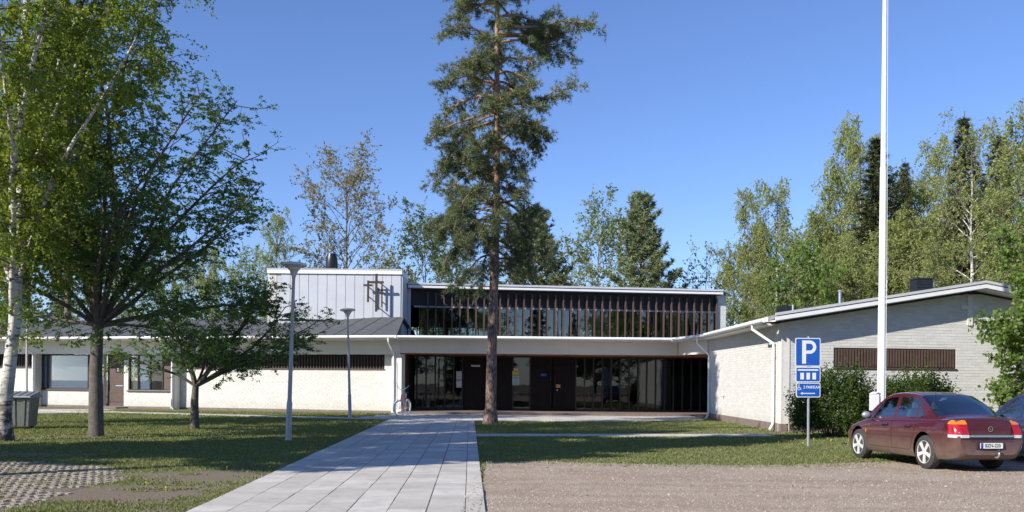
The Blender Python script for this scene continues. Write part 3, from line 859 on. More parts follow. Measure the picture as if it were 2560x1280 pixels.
downpipe([(8.53, 42.55, 3.75), (8.53, 42.55, 3.55), (9.17, 42.9, 3.0), (9.17, 42.9, 2.85), (9.17, 42.9, .22), (9.02, 42.75, .05)])
downpipe([(8.53, 32.75, 3.78), (8.53, 32.75, 3.6), (9.18, 32.35, 3.08), (9.18, 32.35, 2.9), (9.18, 32.35, .25), (9.03, 32.2, .06)])
# slim grounding cable beside the entrance pillar pipe
part(MB().tube([L.at(.12, .045, 2.6), L.at(.12, .045, .2)], .012, 6), "cable", MAT['pipe'])

# --- right wing side wall (faces left) and gable wall (faces us)
part(MB().fbox(S, -.02, 11.8, -0.2, .03, 0.0, .285), "plinth", MAT['plinth'])
brick_wall(S, 0.0, 11.8, 0.30, const(3.74), [], d=0.0, seed=2, label="sunlit white side wall facing left")
part(MB().box(9.30, 9.60, 43.5, 43.54, .0, 3.7), "wall_end", MAT['frieze'])
part(MB().lathe([(.06, 0), (.06, .06), (.045, .09)], 8, (9.24, 40.2, 1.15), Matrix.Rotation(-math.pi / 2, 3, 'Y')), "wall_tap", MAT['pipe'])
ridge_u = 7.58
GV = 0.70
def gab_top(u):      # underside of the verge over the gable wall
    uu = u + 0.52
    return 3.74 + (1.27 / ridge_u) * (uu if uu < ridge_u else 2 * ridge_u - uu)
gw = (G.u_of_px(2083), G.u_of_px(2389))
gz0 = G.z_of(2236, 920); gz1 = G.z_of(2236, 871)
gop = [(gw[0], gw[1], gz0, gz1)]
gwall = brick_wall(G, 0.0, 14.7, 0.30, lambda u: gab_top(u) - .06, gop, d=0.0, seed=5, n_parts=300,
           keep=lambda p: 0.2 < p[0] < 11 and p[2] > 2.1, label="white brick gable wall facing the parked cars")
part(MB().fbox(G, -.02, 14.7, -0.2, .03, 0.0, .285), "plinth", MAT['plinth'])
# window with upright louvres
lw = slat_window(G, gw[0], gw[1], gz0, gz1, 0.0, (gw[1] - gw[0]) / 43.5, 0.062, MAT['finwood'], back=.25)
lw["label"] = "long high window with brown upright louvres in the gable"
# cross let into the gable
cu = G.u_of_px(2422); cz = G.z_of(2422, 775); s_ = .012
cb = MB(); cb.fbox(G, cu - .1, cu + .1, .012, .05, cz - .55, cz + .5); cb.fbox(G, cu - .34, cu - .1 - .002, .012, .05, cz + .02, cz + .16); cb.fbox(G, cu + .1 + .002, cu + .34, .012, .05, cz + .02, cz + .16)
part(cb, "cross", MAT['frieze'], label="white cross set into the top of the gable")
# gable roof
def gp(u, d, z): return G.at(u, d, z)
z_e = EAVE_Z + .03; z_r = 5.11
half = ridge_u
vu = -0.52
back = Vector((0, 21, 0))
mb = MB()
for (ua, za, ub, zb_) in ((vu, z_e, vu + half, z_r), (vu + half, z_r, vu + 2 * half, z_e)):
    a0, b0 = gp(ua, GV - .03, za), gp(ub, GV - .03, zb_)
    mb.hexa([a0, b0, b0 + back, a0 + back] + [p + Vector((0, 0, .14)) for p in (a0, b0, b0 + back, a0 + back)])
part(mb, "roof", MAT['felt_light'], label="low pitched grey roof of the right wing")
# verge: white board, black strip painted as the shade of a gap, grey flashing
for (d0, d1, zo0, zo1, nm, mt) in ((GV - .03, GV + .02, -.06, .075, "verge_board", 'fascia'), (GV - .03, GV + .045, .105, .20, "verge_flashing", 'flashing'), (GV - .03, GV - .005, .075, .105, "verge_gap_shade", 'black')):
    mb = MB()
    for (ua, za, ub, zb_) in ((vu, z_e, vu + half, z_r), (vu + half, z_r, vu + 2 * half, z_e)):
        pts = []
        for dz in (zo0, zo1):
            for (uu, zz, dd) in ((ua, za, d0), (ub, zb_, d0), (ub, zb_, d1), (ua, za, d1)): pts.append(gp(uu, dd, zz + dz))
        mb.hexa(pts)
    part(mb, nm, MAT[mt])
mb = MB()
for (ua, za, ub, zb_) in ((vu, z_e, vu + half, z_r), (vu + half, z_r, vu + 2 * half, z_e)):
    a0, b0, c0, d0 = gp(ua, GV - .035, za), gp(ub, GV - .035, zb_), gp(ub, .02, zb_), gp(ua, .02, za)
    mb.hexa([p + Vector((0, 0, -.09)) for p in (a0, b0, c0, d0)] + [p + Vector((0, 0, -.035)) for p in (a0, b0, c0, d0)])
part(mb, "soffit", MAT['frieze'])
part(MB().box(8.66, 9.26, 32.0, 43.2, EAVE_Z - .12, EAVE_Z - .06), "soffit", MAT['frieze'])
# right wing roof fittings
def on_px(px, py_base, py_top, wpx, Y):
    p = P(px, py_base, Y); return p.x, p.z, P(px, py_top, Y).z, wpx * Y / F
x, z0, z1, w = on_px(2302, 722, 697, 39, 40)
c_ = part(MB().box(x - w / 2, x + w / 2, 39.6, 40.3, z0 - .6, z1 - .06), "chimney", MAT['black'], label="black sheet metal chimney near the gable ridge")
for i in range(3): part(MB().box(x - w / 2 - .01, x + w / 2 + .01, 39.58, 40.32, z0 + .02 + i * .12, z0 + .06 + i * .12), "seam", MAT['black'], parent=c_)
part(MB().box(x - w / 2 - .03, x + w / 2 + .03, 39.57, 40.33, z1 - .055, z1), "cap", MAT['black'], parent=c_)
x, z0, z1, w = on_px(2099.5, 752, 726, 7, 37)
v_ = part(MB().lathe([(w / 2, z0 - .6), (w / 2, z1 - .05)], 12, (x, 37, 0)), "vent_pipe", MAT['galv'], smooth=True, angle=40)
part(MB().lathe([(w / 2 + .03, z1 - .048), (w / 2 + .03, z1)], 12, (x, 37, 0)), "cap", MAT['galv'], parent=v_)
x, z0, z1, w = on_px(1966, 778, 766, 38, 40)
b_ = part(MB().box(x - w / 2, x + w / 2, 39.7, 40.4, z0 - .6, z1), "roof_hatch", MAT['black'])
part(MB().lathe([(.045, z0 - .5), (.045, z1 + .02)], 10, (x + .1, 39.4, 0)), "pipe", MAT['galv'], parent=b_)

# --- block with the three crosses
BY = 50.2
bx0, bx1 = (666 - CX) / F * BY, (1003 - CX) / F * BY
zbt, zbb = 1.6 + 280 * BY / F, 4.96
px0, px1 = (700 - CX) / F * BY, (1000 - CX) / F * BY
part(MB().box(bx0 + .5, bx1 - .02, BY + .05, BY + 2.65, 4.2, zbt - .27), "block_core", MAT['panel'])
nP = 13
pw = (px1 - px0) / nP
for i in range(nP):
    part(MB().box(px0 + i * pw + .012, px0 + (i + 1) * pw - .012, BY, BY + .045, zbb + .02, zbt - .24), "panel", MAT['panel'])
part(MB().box(px0 - .1, bx1, BY + .02, BY + .06, zbb - .06, zbb + .015), "drip_edge", MAT['black'])
part(MB().box(bx0, bx1, BY - .08, BY + 2.7, zbt - .24, zbt - .02), "parapet", MAT['fascia'], label="white parapet band of the block with the crosses")
part(MB().box(bx0 - .02, bx1 + .02, BY - .10, BY + 2.72, zbt - .018, zbt + .03), "coping", MAT['flashing'])
part(MB().box(bx0 + 1.2, bx0 + 3.6, BY + .6, BY + 2.2, zbt + .03, zbt + .16), "roof_curb", MAT['felt'])
part(MB().box(bx1 - .018, bx1 + .02, BY + .03, BY + 2.68, zbb - .06, zbt - .25), "side_panel", MAT['panel'])
# brick pier at its left end
PB = Frame((bx0 + .02, BY), (1, 0)).setn((0, -1))
brick_wall(PB, 0, .48, 4.2, const(zbt - .27), [], d=-.02, seed=3, thick=.5)
part(MB().box(bx0 + .51, px0 - .01, BY + .035, BY + .05, 4.2, zbt - .26), "recess", MAT['flashing'])
# dark barrel cowl
cx_, cy_ = (826.5 - CX) / F * 51.5, 51.5
cw = part(MB().lathe([(.27, zbt - .02), (.31, zbt + .03), (.335, zbt + .3), (.335, zbt + .55), (.31, zbt + .8), (.25, zbt + 1.02), (.22, zbt + 1.03)], 28, (cx_, cy_, 0)), "flue_cowl", MAT['black'], label="black barrel-shaped flue cowl on the block roof", smooth=True, angle=50)
part(MB().lathe([(.33, zbt + .028), (.33, zbt + .06)], 28, (cx_, cy_, 0)), "base_ring", MAT['black'], parent=cw)
# crosses on stand-off brackets
def cross(pxv, y0, y1, pxa, pxb, ya, off, w, label):
    w = w * 1.25
    Y = BY - off
    xv = (pxv - CX) / F * Y; zt_, zb2 = P(pxv, y0, Y).z, P(pxv, y1, Y).z; za = P(pxv, ya, Y).z
    xa, xb = (pxa - CX) / F * Y, (pxb - CX) / F * Y
    h = w / 2
    mb = MB(); mb.box(xv - h, xv + h, Y, Y + .06, zb2, zt_)
    mb.box(xa, xv - h - .001, Y, Y + .06, za - h, za + h); mb.box(xv + h + .001, xb, Y, Y + .06, za - h, za + h)
    c = part(mb, "cross", MAT['crossmat'], label=label)
    for z in (zt_ - .35, zb2 + .3): part(MB().box(xv - .025, xv + .025, Y + .062, BY - .002, z - .02, z + .02), "bracket", MAT['crossmat'], parent=c)
cross(938.5, 684, 779, 919, 957, 705.5, .62, .10, "tallest dark cross, in the middle")
cross(918, 701, 755, 906, 929, 713, .40, .085, "dark cross at the left")
cross(952.5, 713, 768, 943, 962, 725, .22, .06, "slender dark cross at the right")
# small dark box on the left wing roof
x, z0, z1, w = on_px(582, 800, 768, 20, 52.5)
part(MB().box(x - w / 2, x + w / 2, 52.2, 52.8, z0 - .5, z1), "vent_box", MAT['black'])

# --- raised hall with clerestory
def Hu(px, d=0.0): return HF.u_of_px(px, d)
hu1 = Hu(1812)
ZT, ZR = 7.0, 6.02
fasc_u1 = Hu(1806, .7)
part(MB().fbox(HF, -.05, fasc_u1, .05, .75, 7.16, 7.27), "roof_flashing", MAT['flashing'])
part(MB().fbox(HF, -.05, fasc_u1, .05, .70, 6.99, 7.13), "fascia", MAT['fascia'], label="long white fascia of the raised hall")
mb = MB(); mb.fbox(HF, -.05, hu1 + .1, -14, .66, 7.10, 7.18)
part(mb, "roof", MAT['felt_light'], label="flat roof of the raised hall")
part(MB().fbox(HF, 0, Hu(1787), -.06, -.0, ZR, 6.98), "dark_panel", MAT['darkband'], label="dark brown band above the clerestory glass")
hr = part(MB().fbox(HF, 0.3, Hu(1787), -.05, .02, ZR - .10, ZR - .003), "transom_rail", MAT['rail'])
fr0 = part(MB().fbox(HF, 0, Hu(1787), -.06, .0, 3.84, 3.90), "clerestory_frame", MAT['mullion'])
n_p = 38; ua, ub = Hu(1047), Hu(1787)
st_ = (ub - ua) / n_p
fin_me = MB().box(-.034, .034, -.16, 0, 0, 6.78 - 3.86).mesh("fin", MAT['finwood'])
mul_me = MB().box(-.03, .03, -.02, .04, 0, ZR - .11 - 3.91).mesh("mullion", MAT['mullion'])
ang = math.atan2(HF.u.y, HF.u.x)
for i in range(n_p + 1):
    u = ua + i * st_
    if i > 0:
        o = link("fin", fin_me, root); o.location = HF.at(u, .13, 3.86) - root.location; o.rotation_euler = (0, 0, ang)
    o = link("mullion", mul_me, fr0); o.location = HF.at(u, 0, 3.905); o.rotation_euler = (0, 0, ang)
    if i < n_p:
        part(MB().fbox(HF, u + .032, u + st_ - .032, -.012, 0, 3.905, ZR - .105), "pane", MAT['glass'], parent=fr0)
# brick pier at the right end
HP = Frame(HF.at(Hu(1788), .15, 0)[:2], (18.6, 2.3)).setn((2.3, -18.6))
brick_wall(HP, 0, Hu(1811) - Hu(1788), 3.84, const(6.97), [], d=0.0, seed=4, thick=.6)
# left end of the clerestory: white corner post
part(MB().box(-6.0, -5.86, 52.75, 52.95, 3.9, 6.98), "corner_post", MAT['flashing'])
# hall interior: dark shell, slot windows low in the far wall
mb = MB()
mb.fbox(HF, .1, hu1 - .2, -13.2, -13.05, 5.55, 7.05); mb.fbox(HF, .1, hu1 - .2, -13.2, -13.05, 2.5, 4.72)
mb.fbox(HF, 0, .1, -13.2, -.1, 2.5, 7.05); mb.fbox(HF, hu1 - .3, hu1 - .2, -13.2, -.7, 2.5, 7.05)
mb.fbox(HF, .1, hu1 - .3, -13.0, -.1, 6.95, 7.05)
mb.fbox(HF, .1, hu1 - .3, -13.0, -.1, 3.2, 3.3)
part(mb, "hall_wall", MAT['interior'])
sw = part(MB().fbox(HF, .1, hu1 - .2, -13.2, -13.05, 4.72, 4.76), "slot_window_frame", MAT['mullion'])
i = 0; u = .3; rr = random.Random(4)
mb = MB()
while u < hu1 - .5:
    w = rr.choice([.08, .08, .12, .35, .08])
    mb.fbox(HF, u, u + w, -13.19, -13.06, 4.76, 5.55); u += w + rr.choice([.3, .34, .4])
part(mb, "slot_mullion", MAT['darkband'], parent=sw)
# ------------------------------------------------------------------ trees
class Tree:
    """collects limbs (tubes) and foliage (leaf positions) with numpy"""
    def __init__(s, seed):
        s.r = np.random.default_rng(seed); s.tv = []; s.tf = []; s.tm = []; s.n = 0; s.leaf = []; s.dirs = []
    def limb(s, pts, r0, r1, k=5, power=1.0):
        pts = np.asarray(pts, float); m = len(pts)
        t = np.gradient(pts, axis=0); t /= np.linalg.norm(t, axis=1)[:, None] + 1e-9
        a = np.array([0., 0, 1]) if abs(t[0, 2]) < .8 else np.array([1., 0, 0])
        x = np.cross(t, a); x /= np.linalg.norm(x, axis=1)[:, None] + 1e-9
        y = np.cross(t, x)
        rad = r1 + (r0 - r1) * (1 - np.linspace(0, 1, m)) ** power
        an = np.arange(k) * 2 * np.pi / k
        ring = pts[:, None, :] + rad[:, None, None] * (np.cos(an)[None, :, None] * x[:, None, :] + np.sin(an)[None, :, None] * y[:, None, :])
        s.tv.append(ring.reshape(-1, 3))
        i = np.arange(m - 1)[:, None] * k; j = np.arange(k)[None, :]
        f = np.stack([i + j, i + (j + 1) % k, i + k + (j + 1) % k, i + k + j], -1).reshape(-1, 4) + s.n
        s.tf.append(f); s.n += m * k
        s.tm.append(np.repeat((rad[:-1] < s.thin).astype(np.int32), k))
    thin = 0.0
    def path(s, p, d, length, m=6, droop=0.0, wob=0.12):
        p = np.array(p, float); d = np.array(d, float); d /= np.linalg.norm(d); out = [p.copy()]
        st = length / (m - 1)
        for i in range(m - 1):
            d = d + s.r.normal(0, wob, 3) + np.array([0, 0, -droop])
            d /= np.linalg.norm(d); p = p + d * st; out.append(p.copy())
        return np.array(out)
    def at(s, pts, t):
        f = t * (len(pts) - 1); i = min(int(f), len(pts) - 2); a = f - i
        return pts[i] * (1 - a) + pts[i + 1] * a, (pts[i + 1] - pts[i])
    def trunk_mesh(s, name, mat): return np_mesh(name, np.concatenate(s.tv), np.concatenate(s.tf), mat if isinstance(mat, list) else [mat, MAT['greybark']], np.concatenate(s.tm), smooth=True)

def leaf_mesh(name, c, size, mat, r, flat=0.0, aspect=0.55, droop=0.0):
    """rhombic leaves: c (N,3), size scalar or (N,)"""
    n = len(c); size = np.broadcast_to(np.asarray(size, float), (n,)) * r.uniform(.7, 1.25, n)
    a = r.normal(0, 1, (n, 3)); a[:, 2] = a[:, 2] * (1 - flat) - droop; a /= np.linalg.norm(a, axis=1)[:, None]
    b = r.normal(0, 1, (n, 3)); b = b - a * np.sum(a * b, 1)[:, None]
    if flat: b[:, 2] *= (1 - flat * .8)
    b /= np.linalg.norm(b, axis=1)[:, None] + 1e-9
    A = a * size[:, None] * .5; B = b * size[:, None] * .5 * aspect
    v = np.stack([c - A, c + B - A * .1, c + A, c - B - A * .1], 1).reshape(-1, 3)
    f = np.arange(4 * n).reshape(n, 4)
    return np_mesh(name, v, f, mat)
def tuft_mesh(name, c, d, ln, k, mat, r, width=.012, spread=.9):
    """needle tufts: K thin triangles round each point"""
    n = len(c)
    dd = d / (np.linalg.norm(d, axis=1)[:, None] + 1e-9)
    q = dd[:, None, :] * .55 + r.normal(0, spread * .6, (n, k, 3)); q /= np.linalg.norm(q, axis=2)[..., None]
    L_ = (ln * r.uniform(.7, 1.2, (n, k)))[..., None]
    s_ = np.cross(q, r.normal(0, 1, (n, k, 3))); s_ /= np.linalg.norm(s_, axis=2)[..., None] + 1e-9
    base = c[:, None, :] + r.normal(0, .02, (n, k, 3))
    v = np.stack([base - s_ * width, base + s_ * width, base + q * L_], 2).reshape(-1, 3)
    f = np.arange(len(v)).reshape(-1, 3)
    return np_mesh(name, v, f, mat)

def sph(r): v = r.normal(0, 1, 3); return v / np.linalg.norm(v)

def broadleaf(seed, h, crown0, rad, prof, nprim, up=0.9, trunk_r=.2, lean=(0, 0), subs=7, twigs=4, tw_len=.5, leaf_n=6, sub_len=.45,
              forks=None, droop=0.02, hang=0.0, wob=.12, taper=.12, sub_k=4, thin=0.0):
    """returns Tree with skeleton + leaf centres. prof(t): radius factor along the crown"""
    T = Tree(seed); r = T.r; T.thin = thin
    m = 14
    tz = np.linspace(0, h * .96, m)
    w = np.cumsum(r.normal(0, .05 * h / 14, (m, 2)), 0) * .5
    tr = np.stack([lean[0] * tz / h + w[:, 0], lean[1] * tz / h + w[:, 1], tz], 1); tr[0, :2] = 0
    T.limb(tr, trunk_r, trunk_r * .1, 8, 1.0)
    T.limb(np.array([[0, 0, -.05], tr[0] * 0 + [0, 0, .12], tr[0] * 0 + [0, 0, .45]]), trunk_r * 1.45, trunk_r * .96, 9, .7)
    for i in range(nprim):
        t = (i + r.uniform(-.4, .4)) / nprim; t = min(max(t, 0), .98)
        z = crown0 + (h * .95 - crown0) * t
        p, _ = T.at(tr, z / (h * .96) if z < h * .96 else .999)
        an = i * 2.399 + r.uniform(-.5, .5)
        ln = rad * prof(t) * r.uniform(.75, 1.15)
        if ln < .15: continue
        e = up * (0.55 + .75 * t) + r.uniform(-.15, .15)
        d = np.array([math.cos(an) * math.cos(e), math.sin(an) * math.cos(e), math.sin(e)])
        ln = ln / max(.45, math.cos(e))
        b = T.path(p, d, ln, 8, droop, wob)
        br = trunk_r * (1 - t * .75) * .42
        T.limb(b, br, .008, 5)
        ns = max(2, int(subs * (ln / rad) + 1))
        for j in range(ns):
            u = .22 + .78 * (j + r.uniform(0, 1)) / ns; u = min(u, .99)
            q, bd = T.at(b, u)
            bd = bd / np.linalg.norm(bd)
            sd = bd * .8 + sph(r) * .75; sd[2] += .15
            sl = ln * sub_len * (1.15 - u) * r.uniform(.6, 1.2) + .2
            c = T.path(q, sd, sl, 5, droop, wob * 1.3)
            T.limb(c, br * .4 * (1 - u * .5), .005, sub_k)
            for k in range(twigs):
                v = .3 + .7 * (k + r.uniform(0, 1)) / twigs; v = min(v, .99)
                q2, cd = T.at(c, v); cd = cd / np.linalg.norm(cd)
                td = cd * .6 + sph(r) * .7; td[2] -= hang
                tl = tw_len * r.uniform(.5, 1.3)
                e_ = T.path(q2, td, tl, 4, hang * .35 + droop, wob * 1.2)
                T.limb(e_, .008, .003, 3)
                for l_ in range(leaf_n):
                    x_, _ = T.at(e_, r.uniform(.15, .999)); T.leaf.append(x_ + r.normal(0, .05, 3))
            for l_ in range(leaf_n // 2):
                x_, _ = T.at(c, r.uniform(.4, .999)); T.leaf.append(x_ + r.normal(0, .06, 3))
    return T
def put_tree(name, T_trunk, T_crown, loc, rz, label, cat="tree", group=None, scale=1.0, sc=None):
    e = empty(name, loc, rz, label=label, cat=cat, group=group)
    if sc: e.scale = sc
    else: e.scale = (scale,) * 3
    link("trunk", T_trunk, e); link("crown", T_crown, e)
    return e
def gnd(px, Y): return Vector(((px - CX) / F * Y, Y, 0))
def height(px, pytop, Y): return P(px, pytop, Y).z

# ---- the big pine
def pine_tree():
    T = Tree(21); r = T.r; h = 20.5
    m = 30; tz = np.linspace(0, h, m)
    px_trunk = np.interp(tz, [0, 3, 6, 9, 12, 16.5, 20.5], [0, .03, .10, .16, .14, .10, .12])
    tr = np.stack([px_trunk, np.sin(tz * .5) * .05, tz], 1)
    T.limb(tr, .22, .045, 12, 1.1)
    T.limb([[0, 0, -.1], [0, 0, .1], [0, 0, .6]], .34, .235, 12, .6)
    P_, D_ = [], []
    # (height, azimuth deg, length, rise) taken from the silhouette, right = 0, towards camera = 270
    main = []
    sil_l = lambda z: np.interp(z, [5.6, 6.6, 7.5, 8.6, 9.5, 10.2, 11, 11.6, 12.4, 13.5, 14.5, 16, 18, 20.5], [1.7, 2.0, 1.8, 2.4, 1.7, 2.3, 3.0, 2.6, 2.6, 2.1, 2.0, 1.7, 1.5, .4])
    sil_r = lambda z: np.interp(z, [5.6, 6.6, 7.5, 8.6, 9.5, 10.5, 11.5, 12.6, 13.6, 14.5, 15.4, 17, 19, 20.5], [.9, 1.1, 1.4, 2.1, 1.2, 1.3, 2.0, 2.6, 2.2, 1.6, 2.8, 2.1, 1.3, .4])
    z = 6.3; i = 0
    while z < 20.3:
        for k in range(4 if z > 8 else 3):
            an = (i * 2.399 + k * 1.75 + r.uniform(-.4, .4)) % (2 * math.pi)
            ca = math.cos(an)
            ln = (sil_r(z) if ca > 0 else sil_l(z)) * (.55 + .5 * abs(ca)) * r.uniform(.72, 1.12)
            main.append((z + r.uniform(-.25, .25), an, ln))
        i += 1; z += .56
    main += [(15.3, .05, 3.5), (15.0, .25, 2.8), (11.7, 3.2, 3.3), (12.0, 3.45, 2.8), (8.7, .1, 2.8), (12.4, 6.2, 2.7), (7.7, 3.3, 1.6), (7.6, 3.7, 1.8), (7.8, 4.1, 1.5)]
    low = [(9.4, 3.3, 2.1), (8.6, 3.9, 2.0), (8.2, 2.9, 1.9), (7.6, 3.2, 1.9), (7.2, 3.6, 1.7), (8.6, 5.9, 1.2), (7.6, .4, 1.3), (8.0, 4.6, 1.3)]       # limbs that hang down beside the trunk
    for (z, an, ln) in main + low:
        hang = (z, an, ln) in low or z < 8.0
        p, _ = T.at(tr, z / h)
        rise = .30 if z > 13 else .12
        d = np.array([math.cos(an), math.sin(an), rise + r.uniform(-.15, .2)])
        b = T.path(p, d, ln * (1.5 if hang else 1.12), 9, .17 if hang else .10, .17)
        T.limb(b, .035 + ln * .012, .012, 6)
        ns = int(5 + ln * 5)
        for j in range(ns):
            u = .30 + .70 * (j + r.uniform(0, 1)) / ns; u = min(u, .995)
            q, bd = T.at(b, u); bd = bd / np.linalg.norm(bd)
            sd = bd * .7 + sph(r) * .8; sd[2] = sd[2] * .6 - (.35 if hang else .05)
            sl = r.uniform(.35, .9) * (1.0 if ln > 1 else .6) * (1.15 - u * .4)
            c = T.path(q, sd, sl, 5, .08, .2)
            T.limb(c, .014, .005, 4)
            nt = int(4 + sl * 16)
            for t_ in range(nt):
                v = .25 + .75 * (t_ + .5) / nt
                x, cd = T.at(c, min(v, .999)); P_.append(x + r.normal(0, .085, 3) - [0, 0, .04]); D_.append(cd / np.linalg.norm(cd) + np.array([0, 0, .35]) + r.normal(0, .3, 3))
    # bare dead stubs
    for z, an, ln in ((9.8, 3.3, 1.5), (8.4, 3.0, 1.2), (7.1, 3.2, .9), (10.6, 6.0, .9), (9.0, 3.5, 1.3), (13.2, 3.0, 1.2)):
        p, _ = T.at(tr, z / h)
        b = T.path(p, (math.cos(an), math.sin(an), -.15), ln, 6, .04, .25); T.limb(b, .045, .012, 6)
    P_ = np.array(P_); D_ = np.array(D_)
    return T.trunk_mesh("pine_trunk", MAT['pinebark']), tuft_mesh("pine_crown", P_, D_, .175, 12, MAT['needle'], r, .0105), len(P_)
tm, cm, n_ = pine_tree()
g = GR(1226, 1061)
put_tree("pine_tree", tm, cm, g, 0, "tall pine with a bare lower trunk standing beside the slab path before the entrance")
# roots flare soil ring is part of the lawn material

# ---- generic spire pine / spruce for the background
def conifer(seed, h, rad, crown0, mat, kind='spruce', den=1.0):
    T = Tree(seed); r = T.r
    tr = np.stack([np.cumsum(r.normal(0, .015, 12)), np.cumsum(r.normal(0, .015, 12)), np.linspace(0, h, 12)], 1); tr[0, :2] = 0
    T.limb(tr, h * .011 + .02, .02, 6)
    P_, D_ = [], []
    z = crown0; i = 0
    while z < h * .985:
        t = (z - crown0) / (h - crown0)
        R = rad * ((1 - t) ** (.85 if kind == 'spruce' else .62) * (.95 if t > .08 else .75)) + .12
        nb = 6 if kind == 'spruce' else 5
        for k in range(nb):
            an = i * 1.1 + k * 2 * math.pi / nb + r.uniform(-.3, .3)
            ln = R * r.uniform(.65, 1.15)
            e = (-.12 + t * .6) if kind == 'spruce' else (.25 + t * .75)
            p, _ = T.at(tr, min(z / h, .999))
            b = T.path(p, (math.cos(an), math.sin(an), e), ln, 6, .03 if kind == 'spruce' else -.05, .07)
            T.limb(b, .012 + ln * .012, .006, 4)
            nt = int((ln * 8 + 3) * den)
            for q in range(nt):
                u = r.uniform(.15, 1) if kind == 'spruce' else r.uniform(.3, 1)
                x, bd = T.at(b, min(u, .999)); bd = bd / np.linalg.norm(bd)
                side = np.array([-math.sin(an), math.cos(an), 0]) * r.normal(0, .26 * ln * (1.1 - u))
                dz = -abs(r.normal(0, .12)) if kind == 'spruce' else r.normal(0.05, .12)
                P_.append(x + side + np.array([0, 0, dz])); D_.append(bd * .6 + side * .5 + np.array([0, 0, -.2 if kind == 'spruce' else .55]))
        z += (.36 if kind == 'spruce' else .45) * (h / 14) ** .5; i += 1
    bark = MAT['greybark'] if kind == 'spruce' else MAT['pinebark']
    return T.trunk_mesh("conifer_trunk", bark), tuft_mesh("conifer_crown", np.array(P_), np.array(D_), .34 if kind == 'spruce' else .36, 9, mat, r, .034 if kind == 'spruce' else .045)
SPRUCE = [conifer(31, 22, 3.0, 1.0, MAT['needle_spruce']), conifer(32, 20, 2.6, 1.0, MAT['needle_spruce'])]
BGPINE = [conifer(41, 17, 4.8, 2.5, MAT['needle_sunlit'], 'pine', 1.15), conifer(42, 15, 5.2, 3.5, MAT['needle'], 'pine', 1.2)]

# ---- background birches, aspens
pf_birch = lambda t: (math.sin(min(1, t * 1.15 + .12) * math.pi * .82) ** .7) * (1 - t * .35)
pf_asp = lambda t: (.55 + .9 * t) if t < .35 else (1.0 - (t - .35) * 1.05)
def bg_birch(seed, h, rad, mat, bark, size=.175, nprim=44, leafn=13, hang=.8, up=.95, c0=.14, subs=9, prof=pf_birch, thin=.055):
    T = broadleaf(seed, h, h * c0, rad, prof, nprim, up=up, trunk_r=h * .0095, subs=subs, twigs=3, tw_len=1.0, leaf_n=leafn, hang=hang, wob=.12, droop=.02, sub_k=3, thin=thin)
    return T.trunk_mesh("tree_trunk", [bark, MAT['bgtwig']]), leaf_mesh("tree_crown", np.array(T.leaf), size, mat, T.r, aspect=.6), len(T.leaf)
BIRCH = [bg_birch(51, 19, 3.0, MAT['leaf_bg'], MAT['birchbark']), bg_birch(52, 20, 3.3, MAT['leaf_bg'], MAT['birchbark']), bg_birch(53, 17, 3.0, MAT['leaf_bg'], MAT['birchtwig'])]
BIGB = [bg_birch(54, 20, 5.2, MAT['leaf_bg'], MAT['birchbark'], nprim=46, up=.75, subs=9, size=.16, thin=.035, leafn=9)]
ASPEN = [bg_birch(55, 19.5, 4.6, MAT['leaf_aspen'], MAT['greybark'], .19, 50, 8, .0, .85, .1, 9, pf_asp)]
FARL = [bg_birch(56, 14, 4.0, MAT['leaf_far'], MAT['greybark'], .20, 36, 10, .1, .8, .15, 9), bg_birch(57, 12, 3.0, MAT['leaf_far'], MAT['greybark'], .24, 26, 3, .0, .7, .2, 6)]
MAPLE = [bg_birch(58, 9, 3.6, MAT['leaf_maple'], MAT['greybark'], .26, 34, 7, .1, .9, .12, 9)]
def bgt(lib, base_h, px, pytop, Y, name, label, rz, wid=1.0):
    h = height(px, pytop, Y); s = h / base_h
    return put_tree(name, lib[0], lib[1], gnd(px, Y), rz, label, sc=(s * wid, s * wid, s))
bgt(ASPEN[0], 19.5, 860, 402, 74, "aspen_tree", "tall reddish-green aspen behind the block with the three crosses", .4, 1.0)
bgt(BIRCH[1], 20, 688, 545, 80, "birch_tree", "thin birch behind the left end of the cross block", 1.2, .8)
bgt(FARL[0], 14, 1062, 565, 78, "deciduous_tree", "pale green round tree right of the cross block, left of the big pine", 2.0)
bgt(BGPINE[1], 15, 1332, 528, 72, "pine_tree", "spreading dark pine just right of the big pine trunk, behind the hall roof", .3, 1.05)
bgt(FARL[0], 14, 1490, 542, 82, "deciduous_tree", "pale loose tree between the two smaller pines behind the hall", 4.0, .9)
bgt(FARL[1], 12, 1428, 600, 84, "deciduous_tree", "low sparse tree behind the hall roof, just right of the spreading pine", 1.0)
bgt(BGPINE[0], 17, 1601, 486, 72, "pine_tree", "bushy cone-shaped pine behind the right half of the hall roof", 1.0, 1.15)
bgt(FARL[1], 12, 1762, 622, 76, "deciduous_tree", "almost bare small tree behind the right end of the hall roof", 3.3, .8)
bgt(BIRCH[0], 19, 1872, 508, 80, "birch_tree", "birch at the left edge of the wood, shorter of the front pair", .1, .85)
bgt(BIRCH[1], 20, 1940, 470, 78, "birch_tree", "birch at the left edge of the wood, taller of the front pair", 2.2, .9)
bgt(BIRCH[2], 17, 2034, 552, 84, "birch_tree", "low birch in the dip of the wood left of the flagpole", 4.1, .9)
bgt(MAPLE[0], 9, 2005, 682, 62, "maple_tree", "bright green young maple above the low end of the right roof", .5, .8)
bgt(BIRCH[0], 19, 2104, 345, 82, "birch_tree", "tallest slim birch left of the flagpole", 3.0, .72)
bgt(BIRCH[1], 20, 2146, 362, 80, "birch_tree", "slim birch next to the dark spruce left of the flagpole", 5.0, .72)
bgt(SPRUCE[1], 20, 2186, 336, 74, "spruce_tree", "narrow dark spruce just left of the flagpole", 0, 1.5)
